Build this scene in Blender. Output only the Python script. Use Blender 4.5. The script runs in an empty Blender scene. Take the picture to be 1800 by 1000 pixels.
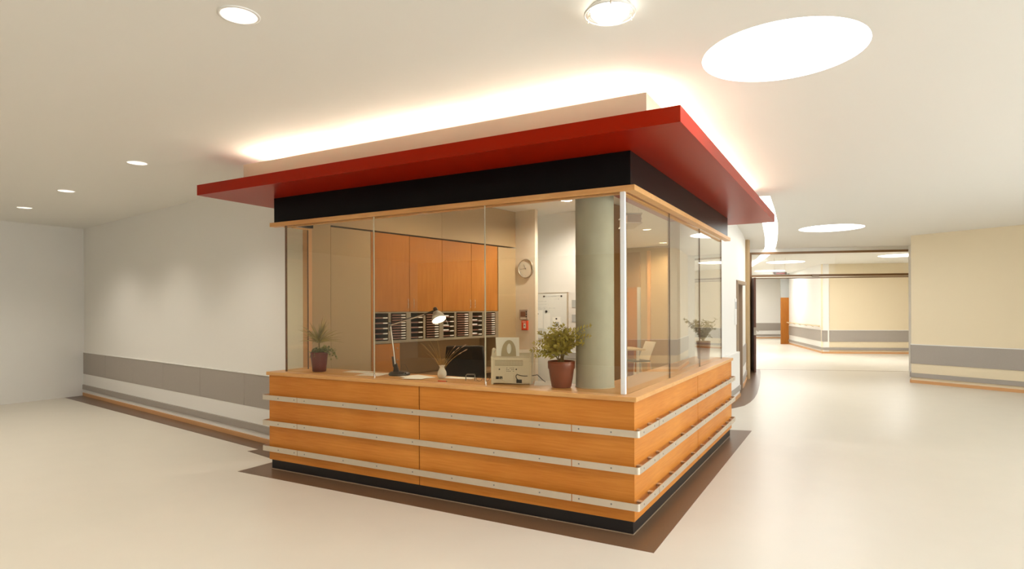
import bpy, bmesh, math, random
from mathutils import Vector, Matrix, geometry
random.seed(7)
SC = bpy.context.scene
COL = SC.collection
PI = math.pi

# ------------------------------------------------------------------ camera
CAM_LOC = Vector((1.3812, -4.2394, 1.6357))
YAW, ROLL = math.radians(29.356), math.radians(-0.2068)
_c, _s = math.cos(YAW), math.sin(YAW)
FW = Vector((-_s, _c, 0)); RT0 = Vector((_c, _s, 0)); UP0 = Vector((0, 0, 1))
RT = RT0 * math.cos(ROLL) + UP0 * math.sin(ROLL)
UPV = UP0 * math.cos(ROLL) - RT0 * math.sin(ROLL)
cd = bpy.data.cameras.new('camera'); cam = bpy.data.objects.new('camera', cd); COL.objects.link(cam)
cd.sensor_width = 36.0; cd.lens = 1071.43 / 1800 * 36; cd.shift_y = 42.81 / 1800; cd.clip_end = 200
cam.matrix_world = Matrix(((RT.x, UPV.x, -FW.x, CAM_LOC.x), (RT.y, UPV.y, -FW.y, CAM_LOC.y), (RT.z, UPV.z, -FW.z, CAM_LOC.z), (0, 0, 0, 1)))
SC.camera = cam

# ------------------------------------------------------------------ world, exposure
w = bpy.data.worlds.new('world'); SC.world = w; w.use_nodes = True
w.node_tree.nodes['Background'].inputs[0].default_value = (0.86, 0.93, 1.0, 1)
w.node_tree.nodes['Background'].inputs[1].default_value = 6.0
SC.view_settings.view_transform = 'Standard'; SC.view_settings.look = 'None'
SC.view_settings.gamma = 1.0; SC.view_settings.use_curve_mapping = False
SC.view_settings.exposure = 0.8
try:
    SC.cycles.use_denoising = True
    SC.cycles.adaptive_threshold = 0.02
    SC.cycles.max_bounces = 9; SC.cycles.transparent_max_bounces = 24
    SC.cycles.diffuse_bounces = 6; SC.cycles.glossy_bounces = 5
    SC.cycles.sample_clamp_indirect = 8.0
except Exception:
    pass
SKY_E, COVE_E, LAMP_E, SLOT_E, DOWN_W, ROOM_E = 8.0, 40.0, 6.0, 5.0, 14.0, 14.0
WARM = (1.0, 0.87, 0.68); NEUT = (1.0, 0.95, 0.88)

# ------------------------------------------------------------------ materials
def new_mat(name):
    m = bpy.data.materials.new(name); m.use_nodes = True
    return m, m.node_tree, m.node_tree.nodes['Principled BSDF']
def mat(name, col, rough=0.5, metal=0.0, spec=0.5, coat=0.0, var=0.0, scale=8.0, bump=0.0, bscale=200.0, coat_rough=0.05):
    m, nt, p = new_mat(name)
    p.inputs['Base Color'].default_value = (*col, 1); p.inputs['Roughness'].default_value = rough
    p.inputs['Metallic'].default_value = metal; p.inputs['Specular IOR Level'].default_value = spec
    p.inputs['Coat Weight'].default_value = coat; p.inputs['Coat Roughness'].default_value = coat_rough
    if var or bump:
        tc = nt.nodes.new('ShaderNodeTexCoord')
    if var:
        n = nt.nodes.new('ShaderNodeTexNoise'); n.inputs['Scale'].default_value = scale; n.inputs['Detail'].default_value = 5
        nt.links.new(tc.outputs['Object'], n.inputs['Vector'])
        mx = nt.nodes.new('ShaderNodeMix'); mx.data_type = 'RGBA'
        mx.inputs['A'].default_value = (*[max(0, c * (1 - var)) for c in col], 1)
        mx.inputs['B'].default_value = (*[min(1, c * (1 + var)) for c in col], 1)
        nt.links.new(n.outputs['Fac'], mx.inputs['Factor']); nt.links.new(mx.outputs['Result'], p.inputs['Base Color'])
    if bump:
        n2 = nt.nodes.new('ShaderNodeTexNoise'); n2.inputs['Scale'].default_value = bscale
        nt.links.new(tc.outputs['Object'], n2.inputs['Vector'])
        b = nt.nodes.new('ShaderNodeBump'); b.inputs['Strength'].default_value = bump; b.inputs['Distance'].default_value = 0.002
        nt.links.new(n2.outputs['Fac'], b.inputs['Height']); nt.links.new(b.outputs['Normal'], p.inputs['Normal'])
    return m
def wood(name, c1, c2, scl, rough=0.42, spec=0.3, coat=0.0):
    m, nt, p = new_mat(name)
    tc = nt.nodes.new('ShaderNodeTexCoord'); mp = nt.nodes.new('ShaderNodeMapping'); mp.inputs['Scale'].default_value = scl
    nt.links.new(tc.outputs['Object'], mp.inputs['Vector'])
    n = nt.nodes.new('ShaderNodeTexNoise'); n.inputs['Scale'].default_value = 1.0; n.inputs['Detail'].default_value = 8; n.inputs['Roughness'].default_value = 0.65
    nt.links.new(mp.outputs['Vector'], n.inputs['Vector'])
    n3 = nt.nodes.new('ShaderNodeTexNoise'); n3.inputs['Scale'].default_value = 1.3; n3.inputs['Detail'].default_value = 2
    nt.links.new(tc.outputs['Object'], n3.inputs['Vector'])
    ad = nt.nodes.new('ShaderNodeMath'); ad.operation = 'MULTIPLY_ADD'; ad.inputs[1].default_value = 0.6; ad.inputs[2].default_value = 0.0
    nt.links.new(n3.outputs['Fac'], ad.inputs[0])
    ad2 = nt.nodes.new('ShaderNodeMath'); ad2.operation = 'MULTIPLY_ADD'; ad2.inputs[1].default_value = 0.7
    nt.links.new(n.outputs['Fac'], ad2.inputs[0]); nt.links.new(ad.outputs[0], ad2.inputs[2])
    r = nt.nodes.new('ShaderNodeValToRGB'); r.color_ramp.elements[0].position = 0.45; r.color_ramp.elements[1].position = 0.85
    r.color_ramp.elements[0].color = (*c1, 1); r.color_ramp.elements[1].color = (*c2, 1)
    nt.links.new(ad2.outputs[0], r.inputs['Fac']); nt.links.new(r.outputs['Color'], p.inputs['Base Color'])
    p.inputs['Roughness'].default_value = rough; p.inputs['Specular IOR Level'].default_value = spec
    p.inputs['Coat Weight'].default_value = coat; p.inputs['Coat Roughness'].default_value = 0.25
    return m
def emit(name, col, e):
    m = bpy.data.materials.new(name); m.use_nodes = True; nt = m.node_tree; nt.nodes.clear()
    o = nt.nodes.new('ShaderNodeOutputMaterial'); s = nt.nodes.new('ShaderNodeEmission')
    s.inputs[0].default_value = (*col, 1); s.inputs[1].default_value = e; nt.links.new(s.outputs[0], o.inputs[0])
    return m
def glass(name, tint, refl=1.0):
    m = bpy.data.materials.new(name); m.use_nodes = True; nt = m.node_tree; nt.nodes.clear()
    o = nt.nodes.new('ShaderNodeOutputMaterial'); t = nt.nodes.new('ShaderNodeBsdfTransparent'); g = nt.nodes.new('ShaderNodeBsdfGlossy')
    t.inputs[0].default_value = (*tint, 1); g.inputs['Roughness'].default_value = 0.0; g.inputs['Color'].default_value = (refl, refl, refl, 1)
    lw = nt.nodes.new('ShaderNodeLayerWeight'); lw.inputs['Blend'].default_value = 0.5
    pw = nt.nodes.new('ShaderNodeMath'); pw.operation = 'POWER'; pw.inputs[1].default_value = 5.0
    nt.links.new(lw.outputs['Facing'], pw.inputs[0])
    ma = nt.nodes.new('ShaderNodeMath'); ma.operation = 'MULTIPLY_ADD'; ma.inputs[1].default_value = 0.955; ma.inputs[2].default_value = 0.045
    nt.links.new(pw.outputs[0], ma.inputs[0])
    mx = nt.nodes.new('ShaderNodeMixShader'); nt.links.new(ma.outputs[0], mx.inputs[0])
    nt.links.new(t.outputs[0], mx.inputs[1]); nt.links.new(g.outputs[0], mx.inputs[2]); nt.links.new(mx.outputs[0], o.inputs[0])
    return m

M = {}
M['wall'] = mat('wall_paint', (0.80, 0.78, 0.735), 0.7, spec=0.25, bump=0.05)
M['ceil'] = mat('ceiling_paint', (0.80, 0.78, 0.735), 0.75, spec=0.2)
M['floor'] = mat('linoleum', (0.70, 0.655, 0.565), 0.33, spec=0.4, var=0.03, scale=3)
M['brownfloor'] = mat('brown_linoleum', (0.155, 0.088, 0.048), 0.30, spec=0.5, var=0.15, scale=60)
M['grey'] = mat('grey_wainscot', (0.36, 0.32, 0.28), 0.5, var=0.04, scale=40)
M['white'] = mat('white_paint', (0.80, 0.78, 0.74), 0.5)
M['beech'] = wood('beech_front', (0.53, 0.168, 0.016), (0.69, 0.27, 0.045), (3, 30, 60))
M['beech_y'] = wood('beech_side', (0.53, 0.168, 0.016), (0.69, 0.27, 0.045), (30, 3, 60))
M['beech_v'] = wood('beech_cabinet', (0.36, 0.12, 0.014), (0.47, 0.18, 0.03), (25, 25, 2.5), rough=0.45)
M['beech_top'] = wood('beech_top', (0.60, 0.29, 0.09), (0.74, 0.42, 0.16), (4, 20, 30), rough=0.33)
M['seam'] = mat('dark_seam', (0.06, 0.02, 0.01), 0.8)
M['plinth'] = mat('black_plinth', (0.012, 0.010, 0.009), 0.4)
M['alu'] = mat('brushed_aluminium', (0.68, 0.60, 0.48), 0.36, metal=0.7, var=0.04, scale=30)
M['screw'] = mat('steel_screw', (0.30, 0.28, 0.26), 0.35, metal=0.9)
M['red'] = mat('red_lacquer', (0.30, 0.009, 0.0008), 0.32, spec=0.22, bump=0.05, bscale=260)
M['red'].node_tree.nodes['Principled BSDF'].inputs['Specular Tint'].default_value = (1.0, 0.55, 0.30, 1)  # warm specular tint stands in for warm light mirrored in the lacquer
M['fascia'] = mat('black_fascia', (0.005, 0.004, 0.004), 0.30, spec=0.12)
M['cove'] = mat('beige_cove', (0.62, 0.50, 0.36), 0.6)
M['glass'] = glass('screen_glass', (0.95, 0.93, 0.865))
M['clear'] = glass('clear_glass', (0.98, 0.985, 0.98))
M['post'] = mat('white_post', (0.82, 0.83, 0.82), 0.35)
M['seal'] = mat('joint_seal', (0.58, 0.52, 0.40), 0.35)
M['seal_dark'] = mat('brown_seal', (0.16, 0.08, 0.04), 0.4)
M['concrete'] = mat('fair_concrete', (0.45, 0.45, 0.39), 0.7, var=0.14, scale=7, bump=0.2, bscale=60)
M['beige'] = mat('beige_panel', (0.42, 0.29, 0.15), 0.6)
M['reflector'] = mat('satin_reflector', (0.86, 0.85, 0.83), 0.25, metal=0.5)
M['cream'] = mat('cream_paint', (0.76, 0.65, 0.46), 0.65)
M['skyc'] = emit('corridor_diffuser', (1.0, 0.99, 0.96), SKY_E*1.8)
M['beigewall'] = mat('beige_wall', (0.72, 0.63, 0.49), 0.7)
M['brownwall'] = mat('brown_wall', (0.30, 0.165, 0.065), 0.6)
M['taupe'] = mat('taupe_frame', (0.32, 0.23, 0.155), 0.45)
M['bronze'] = mat('bronze_frame', (0.24, 0.125, 0.045), 0.4)
M['darkdoor'] = mat('dark_brown_door', (0.11, 0.04, 0.02), 0.35)
M['jamb'] = mat('beech_jamb', (0.62, 0.33, 0.14), 0.45)
M['pigeon'] = mat('pigeonhole_grey', (0.26, 0.20, 0.125), 0.6)
M['tray'] = mat('brown_tray', (0.20, 0.085, 0.05), 0.45)
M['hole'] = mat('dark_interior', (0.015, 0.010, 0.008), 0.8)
M['label'] = mat('paper_label', (0.80, 0.76, 0.66), 0.6)
M['paper'] = mat('paper', (0.90, 0.89, 0.85), 0.7)
M['black'] = mat('black_plastic', (0.015, 0.013, 0.012), 0.4)
M['lampdark'] = mat('lamp_black', (0.035, 0.025, 0.02), 0.35, coat=0.2)
M['lampsteel'] = mat('lamp_steel', (0.72, 0.66, 0.60), 0.3, metal=0.8)
M['shade'] = mat('lamp_shade', (0.78, 0.74, 0.68), 0.3, metal=0.2)
M['bulb'] = emit('bulb', (1.0, 0.90, 0.72), 40)
M['terra'] = mat('terracotta', (0.23, 0.052, 0.022), 0.42, var=0.25, scale=14, coat=0.2)
M['redpot'] = mat('dark_red_pot', (0.14, 0.014, 0.007), 0.3, coat=0.3)
M['soil'] = mat('soil', (0.05, 0.03, 0.02), 0.9)
M['fern'] = mat('fern_leaf', (0.40, 0.33, 0.06), 0.45, var=0.5, scale=25)
M['spike'] = mat('spiky_leaf', (0.40, 0.32, 0.11), 0.45, var=0.6, scale=18)  # wide tone noise stands in for leaf highlights and shadows
M['ivy'] = mat('ivy_leaf', (0.24, 0.25, 0.07), 0.45, var=0.4, scale=25)
M['bush'] = mat('bush_leaf', (0.26, 0.24, 0.07), 0.5, var=0.3, scale=25)
M['stem'] = mat('stem', (0.22, 0.14, 0.05), 0.6)
M['dry'] = mat('dried_stem', (0.40, 0.24, 0.07), 0.6, var=0.3, scale=30)
M['drytip'] = mat('dried_tip', (0.48, 0.30, 0.20), 0.7)
M['china'] = mat('white_china', (0.82, 0.80, 0.74), 0.25)
M['fax'] = mat('fax_plastic', (0.74, 0.68, 0.54), 0.45)
M['faxdark'] = mat('fax_vent', (0.40, 0.34, 0.25), 0.5)
M['faxgrey'] = mat('fax_guide', (0.42, 0.36, 0.24), 0.45)
M['chrome'] = mat('chrome', (0.8, 0.78, 0.74), 0.15, metal=1.0)
M['clockface'] = mat('clock_face', (0.66, 0.60, 0.48), 0.5)
M['clockrim'] = mat('clock_rim', (0.42, 0.36, 0.28), 0.3, metal=0.6)
M['panelgrey'] = mat('panel_grey', (0.42, 0.33, 0.26), 0.5)
M['alarm'] = mat('alarm_red', (0.70, 0.06, 0.02), 0.4)
M['board'] = mat('whiteboard', (0.80, 0.80, 0.76), 0.25)
M['ink'] = mat('marker_ink', (0.10, 0.09, 0.09), 0.6)
M['greyprint'] = mat('grey_print', (0.45, 0.46, 0.45), 0.6)
M['chairback'] = mat('mesh_back', (0.84, 0.76, 0.62), 0.6)
M['tabletop'] = mat('table_top', (0.72, 0.60, 0.40), 0.35)
M['redbrown'] = mat('red_brown_wood', (0.24, 0.07, 0.03), 0.45)
M['sky'] = emit('skylight_diffuser', (0.95, 0.98, 1.0), SKY_E)
M['slot'] = emit('slot_diffuser', (1.0, 0.96, 0.90), SLOT_E)
M['tube'] = emit('cove_tube', WARM, COVE_E)
M['lampglow'] = emit('lamp_opal', (1.0, 0.94, 0.82), LAMP_E)
M['downglow'] = emit('downlight_lamp', (1.0, 0.92, 0.78), DOWN_W)
M['roomglow'] = emit('room_lamp', (1.0, 0.90, 0.72), ROOM_E)
M['exit'] = mat('exit_box', (0.14, 0.06, 0.035), 0.4)
M['exitred'] = mat('exit_red', (0.45, 0.03, 0.02), 0.4)
M['railwood'] = mat('handrail_wood', (0.70, 0.52, 0.30), 0.4)

# ------------------------------------------------------------------ mesh helpers
class B:
    def __init__(s): s.v = []; s.f = []; s.sm = []
    def add(s, vs, fs, smooth=False, T=None):
        o = len(s.v)
        for p in vs:
            p = Vector(p)
            s.v.append(tuple(T @ p) if T is not None else tuple(p))
        for f in fs: s.f.append([i + o for i in f]); s.sm.append(smooth)
        return s
    def box(s, x0, x1, y0, y1, z0, z1, T=None):
        vs = [(x0,y0,z0),(x1,y0,z0),(x1,y1,z0),(x0,y1,z0),(x0,y0,z1),(x1,y0,z1),(x1,y1,z1),(x0,y1,z1)]
        return s.add(vs, [(0,3,2,1),(4,5,6,7),(0,1,5,4),(1,2,6,5),(2,3,7,6),(3,0,4,7)], T=T)
    def prism(s, poly, z0, z1, T=None):
        n = len(poly)
        area = sum(poly[i][0]*poly[(i+1)%n][1]-poly[(i+1)%n][0]*poly[i][1] for i in range(n))
        if area < 0: poly = poly[::-1]
        vs = [(x,y,z0) for x,y in poly] + [(x,y,z1) for x,y in poly]
        fs = [tuple(range(n-1,-1,-1)), tuple(range(n,2*n))] + [(i,(i+1)%n,n+(i+1)%n,n+i) for i in range(n)]
        return s.add(vs, fs, T=T)
    def tube(s, pts, r, n=10, caps=True, T=None):
        pts = [Vector(p) for p in pts]; rs = r if isinstance(r, (list, tuple)) else [r]*len(pts)
        vs = []; fs = []; a = None
        for i, p in enumerate(pts):
            d = (pts[min(i+1,len(pts)-1)] - pts[max(i-1,0)]).normalized()
            if a is None:
                a = d.cross(Vector((0,0,1)))
                if a.length < 1e-3: a = d.cross(Vector((0,1,0)))
            a = (a - d*a.dot(d)).normalized(); b = d.cross(a)
            for k in range(n):
                t = 2*PI*k/n; vs.append(p + (a*math.cos(t) + b*math.sin(t))*rs[i])
        for i in range(len(pts)-1):
            for k in range(n):
                fs.append((i*n+k, i*n+(k+1)%n, (i+1)*n+(k+1)%n, (i+1)*n+k))
        s.add(vs, fs, True, T)
        if caps:
            s.add(vs[:n], [tuple(range(n-1,-1,-1))], False, T); s.add(vs[-n:], [tuple(range(n))], False, T)
        return s
    def lathe(s, prof, n=28, c=(0,0,0), T=None, smooth=True):
        vs = []; fs = []; m = len(prof)
        for r, z in prof:
            for k in range(n):
                t = 2*PI*k/n; vs.append((c[0]+max(r,1e-5)*math.cos(t), c[1]+max(r,1e-5)*math.sin(t), c[2]+z))
        for i in range(m-1):
            for k in range(n): fs.append((i*n+k, i*n+(k+1)%n, (i+1)*n+(k+1)%n, (i+1)*n+k))
        return s.add(vs, fs, smooth, T)
    def disc(s, r, z, n=40, c=(0,0), up=True, T=None):
        vs = [(c[0]+r*math.cos(2*PI*k/n), c[1]+r*math.sin(2*PI*k/n), z) for k in range(n)]
        return s.add(vs, [tuple(range(n)) if up else tuple(range(n-1,-1,-1))], T=T)
    def build(s, name, m, parent=None, loc=(0,0,0), rotz=0.0, bevel=0.0, fixn=False):
        me = bpy.data.meshes.new(name); me.from_pydata(s.v, [], s.f)
        me.materials.append(M[m] if isinstance(m, str) else m)
        for p, sm in zip(me.polygons, s.sm): p.use_smooth = sm
        if fixn:
            bm = bmesh.new(); bm.from_mesh(me); bmesh.ops.recalc_face_normals(bm, faces=bm.faces[:]); bm.to_mesh(me); bm.free()
        me.update()
        o = bpy.data.objects.new(name, me); COL.objects.link(o); o.location = loc; o.rotation_euler = (0,0,rotz)
        if parent is not None: o.parent = parent
        if bevel:
            b = o.modifiers.new('edge', 'BEVEL'); b.width = bevel; b.segments = 2; b.limit_method = 'ANGLE'; b.angle_limit = 0.7
        return o
def tag(o, label=None, cat=None, group=None, kind=None):
    if label: o['label'] = label
    if cat: o['category'] = cat
    if group: o['group'] = group
    if kind: o['kind'] = kind
    return o
def thing(name, label, cat, loc=(0,0,0), rotz=0.0, group=None):
    o = bpy.data.objects.new(name, None); COL.objects.link(o); o.location = loc; o.rotation_euler = (0,0,rotz)
    o.empty_display_size = 0.1
    return tag(o, label, cat, group)
def struct(o, label=None): return tag(o, label, kind='structure')
def share(src, name, parent, loc, rotz=0.0):
    o = bpy.data.objects.new(name, src.data); COL.objects.link(o); o.parent = parent; o.location = loc; o.rotation_euler = (0,0,rotz)
    return o
def frame(origin, ax):            # local x = ax (unit xy), y = perpendicular left, z = up
    ax = Vector((ax[0], ax[1], 0)).normalized(); ay = Vector((-ax.y, ax.x, 0))
    return Matrix(((ax.x, ay.x, 0, origin[0]), (ax.y, ay.y, 0, origin[1]), (0, 0, 1, origin[2] if len(origin) > 2 else 0), (0,0,0,1)))
def px_ray(x, y): return FW + RT*((x-900)/1071.43) - UPV*((y-542.81)/1071.43)
def at_z(x, y, z): d = px_ray(x, y); return CAM_LOC + d*((z-CAM_LOC.z)/d.z)
RZ = math.atan2(RT0.y, RT0.x)     # objects squared up to the photographer

ZC = 3.20
U = Vector((0.9853, -0.1707)); V = Vector((0.1707, 0.9853))   # grid of the building
UZ = math.atan2(U.y, U.x)

# ------------------------------------------------------------------ floor
fl = B().prism([(-14,-14),(9,-14),(9,34),(-14,34)], -0.05, 0.0).build('floor', 'floor'); struct(fl)

# ------------------------------------------------------------------ ceiling with round openings
SKYL = [(1.0,-0.16,0.473), (0.98,9.30,0.58), (-0.68,18.5,0.60), (5.6,2.6,0.58), (5.6,-5.6,0.58), (-1.75,23.6,0.60), (-3.0,28.0,0.60), (2.6,17.5,0.60)]  # lobby-window, deep and right corridor skylights are added to brighten the space
DOWN = [(-1.463,-2.127,0.096), (-5.25,-0.55,0.096), (-7.6,-0.15,0.096), (-9.6,0.2,0.096), (-4.8,-3.6,0.096), (-1.2,-5.4,0.096), (-7.8,-3.4,0.096)]  # ones left of and behind the camera and mid-left are added for brightness
RDOWN = [(-2.245,3.82,0.085), (-2.75,2.0,0.085), (-2.2,7.6,0.085), (-3.6,9.4,0.085), (-2.6,10.2,0.085)]
def curveX(y):
    pts = [(3.0,-0.74),(4.2,-0.64),(5.0,-0.58),(6.2,-0.53),(7.0,-0.525),(7.8,-0.545),(9.25,-0.665),(11.0,-0.85),(14.0,-1.24),(16,-1.62),(18,-2.1),(20,-2.65),(24,-3.7),(30,-5.2),(34,-6.2)]
    for (a,b),(c,d) in zip(pts, pts[1:]):
        if a <= y <= c: return b + (d-b)*(y-a)/(c-a)
    return pts[0][1] if y < pts[0][0] else pts[-1][1]
slot_in = [(4.9,0.10),(6.2,0.02),(7.8,-0.10),(9.2,-0.24),(10.63,-0.387),(12.4,-0.60),(14.09,-0.844),(16.5,-1.34),(18.0,-1.70),(20.5,-2.32),(23,-3.0)]
slot_poly = [(x,y) for y,x in slot_in] + [(x+0.255,y+0.05) for y,x in slot_in[::-1]]
def ceiling():
    pts = [(-14,-14),(9,-14),(9,34),(-14,34)]; edges = [(0,1),(1,2),(2,3),(3,0)]
    holes = []
    for x,y,r in SKYL + DOWN + RDOWN:
        n = 56 if r > .2 else 28
        o = len(pts); ring = [(x+r*math.cos(2*PI*k/n), y+r*math.sin(2*PI*k/n)) for k in range(n)]
        pts += ring; edges += [(o+k, o+(k+1)%n) for k in range(n)]; holes.append(('c',x,y,r))
    o = len(pts); n = len(slot_poly); pts += slot_poly; edges += [(o+k,o+(k+1)%n) for k in range(n)]
    r = geometry.delaunay_2d_cdt([Vector(p) for p in pts], edges, [], 0, 1e-6)
    vs, fs = r[0], r[2]
    def inside(p):
        for h in holes:
            if (p.x-h[1])**2 + (p.y-h[2])**2 < h[3]**2*0.998: return True
        c = False; q = slot_poly
        for i in range(len(q)):
            a, b2 = q[i], q[i-1]
            if (a[1] > p.y) != (b2[1] > p.y) and p.x < (b2[0]-a[0])*(p.y-a[1])/(b2[1]-a[1])+a[0]: c = not c
        return c
    keep = []
    for f in fs:
        c = sum((vs[i] for i in f), Vector((0,0)))/len(f)
        if not inside(c): keep.append(tuple(f))
    b = B(); b.add([(v.x,v.y,ZC) for v in vs], [f[::-1] for f in keep])
    b.add([(v.x,v.y,ZC+0.03) for v in vs], keep)
    return b.build('ceiling', 'ceil')
struct(ceiling())

# ------------------------------------------------------------------ walls
def wallseg(a, b, th, z0=0.0, z1=ZC, bb=None):     # a->b, thickness to the left of travel
    bb = bb or B(); L = (Vector(b)-Vector(a)).length
    return bb.box(0, L, 0, th, z0, z1, T=frame(a, Vector(b)-Vector(a)))
P_L = Vector((-4.09, 0.650)); W_LEN = 7.6
W0 = P_L - U*W_LEN
wl = wallseg(W0, P_L, 0.24).build('wall_left', 'wall'); struct(wl)
TW = frame(W0, U)
# bands on the left wall: separate wainscot panels, bumper strips, wooden skirting
s = 0.0; k = 0
while s < W_LEN - 0.05:
    e = min(s + 1.25, W_LEN)
    B().box(s+0.002, e-0.002, -0.014, 0, 0.42, 0.825, T=TW).build('wainscot_panel', 'grey', wl, bevel=0.002)
    s = e
B().box(0, W_LEN, -0.022, 0, 0.825, 0.84, T=TW).build('wainscot_cap', 'white', wl, bevel=0.003)
B().box(0, W_LEN, -0.010, 0, 0.215, 0.42, T=TW).build('lower_panel', 'white', wl)
B().box(0, W_LEN, -0.030, 0, 0.125, 0.215, T=TW).build('bumper_strip', 'grey', wl, bevel=0.004)
B().box(0, W_LEN, -0.016, 0, 0.062, 0.125, T=TW).build('lower_strip', 'white', wl)
bl = B().box(0, W_LEN, -0.028, 0, 0.0, 0.062, T=TW).build('baseboard_left', 'jamb', bevel=0.003); struct(bl)
# wooden jamb that ends the wall
jb = B().box(0, 0.115, -0.012, 0.035, 0.0, ZC, T=frame(P_L, U)).build('trim_1', 'jamb', bevel=0.003); struct(jb)

# walls of the lobby beyond the picture
struct(wallseg((-11.6,-14), W0 + V*0.24, 0.2).build('wall_west', 'wall'))
wb_ = B()
for x0, x1, z0, z1 in ((-14,-8.5,0,ZC),(-8.5,-7.3,2.1,ZC),(-7.3,-3.6,0,ZC),(-3.6,-2.2,0,0.9),(-3.6,-2.2,2.2,ZC),(-2.2,1.4,0,ZC),(1.4,2.6,2.1,ZC),(2.6,9,0,ZC)):
    wb_.box(x0, x1, -12.3, -12.1, z0, z1)
struct(wb_.build('wall_back', 'brownwall'))
for i, (x0, x1) in enumerate(((-8.5,-7.3),(1.4,2.6))):
    d = B().box(x0+0.06, x1-0.06, -12.26, -12.2, 0.0, 2.04).build('door_%d' % (i+3), 'beech_v'); struct(d)
    f = B(); f.box(x0, x0+0.06, -12.3, -12.06, 0, 2.1); f.box(x1-0.06, x1, -12.3, -12.06, 0, 2.1); f.box(x0, x1, -12.3, -12.06, 2.04, 2.1)
    f.build('door_frame', 'jamb', d)
    B().tube([(x1-0.16,-12.2,1.05),(x1-0.16,-12.13,1.05),(x1-0.30,-12.13,1.05)], 0.011).build('door_handle', 'chrome', d)
wn = B(); 
for a in ((-3.6,-3.54,0.9,2.2),(-2.26,-2.2,0.9,2.2),(-3.6,-2.2,0.9,0.96),(-3.6,-2.2,2.14,2.2),(-2.93,-2.87,0.9,2.2)): wn.box(a[0],a[1],-12.28,-12.12,a[2],a[3])
wn = struct(wn.build('window_1', 'white'))
B().box(-3.54,-2.26,-12.21,-12.20,0.96,2.14).build('pane', 'clear', wn)
# glazed side of the lobby, right of the camera
ws = B()
YS = [-12.1, -8.3, -5.8, -5.4, -2.9, -2.5, 0.0, 0.4, 2.9, 3.3, 5.8, 8.6]
for i in range(0, len(YS)-1, 2):
    ws.box(8.4, 8.6, YS[i], YS[i+1], 0, ZC)
for i in range(1, len(YS)-2, 2):
    ws.box(8.4, 8.6, YS[i], YS[i+1], 0, 0.5); ws.box(8.4, 8.6, YS[i], YS[i+1], 2.75, ZC)
struct(ws.build('wall_windows', 'wall'))
nw = 2
for i in range(1, len(YS)-2, 2):
    a, b = YS[i], YS[i+1]; f = B()
    for q in ((a,a+.06,.5,2.75),(b-.06,b,.5,2.75),(a,b,.5,.56),(a,b,2.69,2.75),((a+b)/2-.03,(a+b)/2+.03,.5,2.75)): f.box(8.42, 8.52, q[0], q[1], q[2], q[3])
    f = struct(f.build('window_%d' % nw, 'white')); nw += 1
    B().box(8.465, 8.475, a+.06, (a+b)/2-.03, .56, 2.69).build('pane', 'clear', f)
    B().box(8.465, 8.475, (a+b)/2+.03, b-.06, .56, 2.69).build('pane', 'clear', f)
    la = bpy.data.lights.new('portal', 'AREA'); la.shape = 'RECTANGLE'; la.size = 2.25; la.size_y = b-a
    la.cycles.is_portal = True
    lo = bpy.data.objects.new('window_portal', la); COL.objects.link(lo); lo.location = (8.62, (a+b)/2, 1.62)
    lo.rotation_euler = (0, PI/2, 0)

def band_wall(name, pts, th=0.2, paint='wall', z1=ZC):
    """lobby type wall along a polyline with grey wainscot bands on its right-hand side (travel direction)"""
    bb = B()
    for a, b in zip(pts, pts[1:]): wallseg(a, b, th, 0, z1, bb)
    o = struct(bb.build(name, paint))
    for nm, off, z0, zz, m in (('wainscot_panel',0.014,0.42,0.825,'grey'),('wainscot_cap',0.022,0.825,0.84,'white'),('bumper_strip',0.03,0.125,0.215,'grey'),('skirting',0.028,0.0,0.062,'jamb')):
        b2 = B()
        for a, b in zip(pts, pts[1:]):
            L = (Vector(b)-Vector(a)).length
            b2.box(0, L, -off, 0, z0, zz, T=frame(a, Vector(b)-Vector(a)))
        b2.build(nm, m, o)
    return o
# right-hand lobby wall (seen mirrored in the side glazing)
band_wall('wall_right', [(2.75,14.05),(2.45,11.6),(8.5,8.2)], paint='cream')

# curved white wall from the counter into the corridor, with a doorway
D0, D1, DH = 7.72, 8.78, 2.14
def curved(y0, y1, n, z0, z1, off, th, bb):
    ys = [y0 + (y1-y0)*i/n for i in range(n+1)]
    poly = [(curveX(y)+off, y) for y in ys] + [(curveX(y)+off-th, y) for y in ys[::-1]]
    m = n+1
    vs = [(x,y,z0) for x,y in poly] + [(x,y,z1) for x,y in poly]; N = len(poly)
    fs = [(i+1, i, N-1-i, N-2-i) for i in range(n)] + [(N+i, N+i+1, 2*N-2-i, 2*N-1-i) for i in range(n)]
    fs += [(i,(i+1)%N,N+(i+1)%N,N+i) for i in range(N)]
    bb.add(vs, fs); return bb
cw = B(); curved(3.98, D0, 16, 0, ZC, 0, 0.16, cw); curved(D0, D1, 4, DH, ZC, 0, 0.16, cw); curved(D1, 13.1, 18, 0, ZC, 0, 0.16, cw); curved(13.1, 33, 40, 0, ZC, 0, 0.16, cw)
cw = struct(cw.build('wall_curved', 'wall', fixn=True))
for nm, off, z0, z1, m in (('wainscot_panel',0.06,0.0,0.83,'white'),('bumper_strip',0.075,0.12,0.215,'grey'),('skirting',0.075,0.0,0.06,'jamb')):
    bb = B(); curved(3.98, D0-0.02, 16, z0, z1, off, off+0.01, bb)
    bb.build(nm, m, cw, fixn=True)
for nm, off, z0, z1, m in (('wainscot_panel',0.014,0.42,0.83,'grey'),('lower_panel',0.010,0.0,0.42,'white'),('bumper_strip',0.03,0.12,0.215,'grey'),('skirting',0.03,0.0,0.06,'jamb')):
    for a, b, n in ((D1+0.06, 13.0, 14), (13.3, 33, 36)):
        bb = B(); curved(a, b, n, z0, z1, off, off+0.01, bb); bb.build(nm, m, cw, fixn=True)
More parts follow.
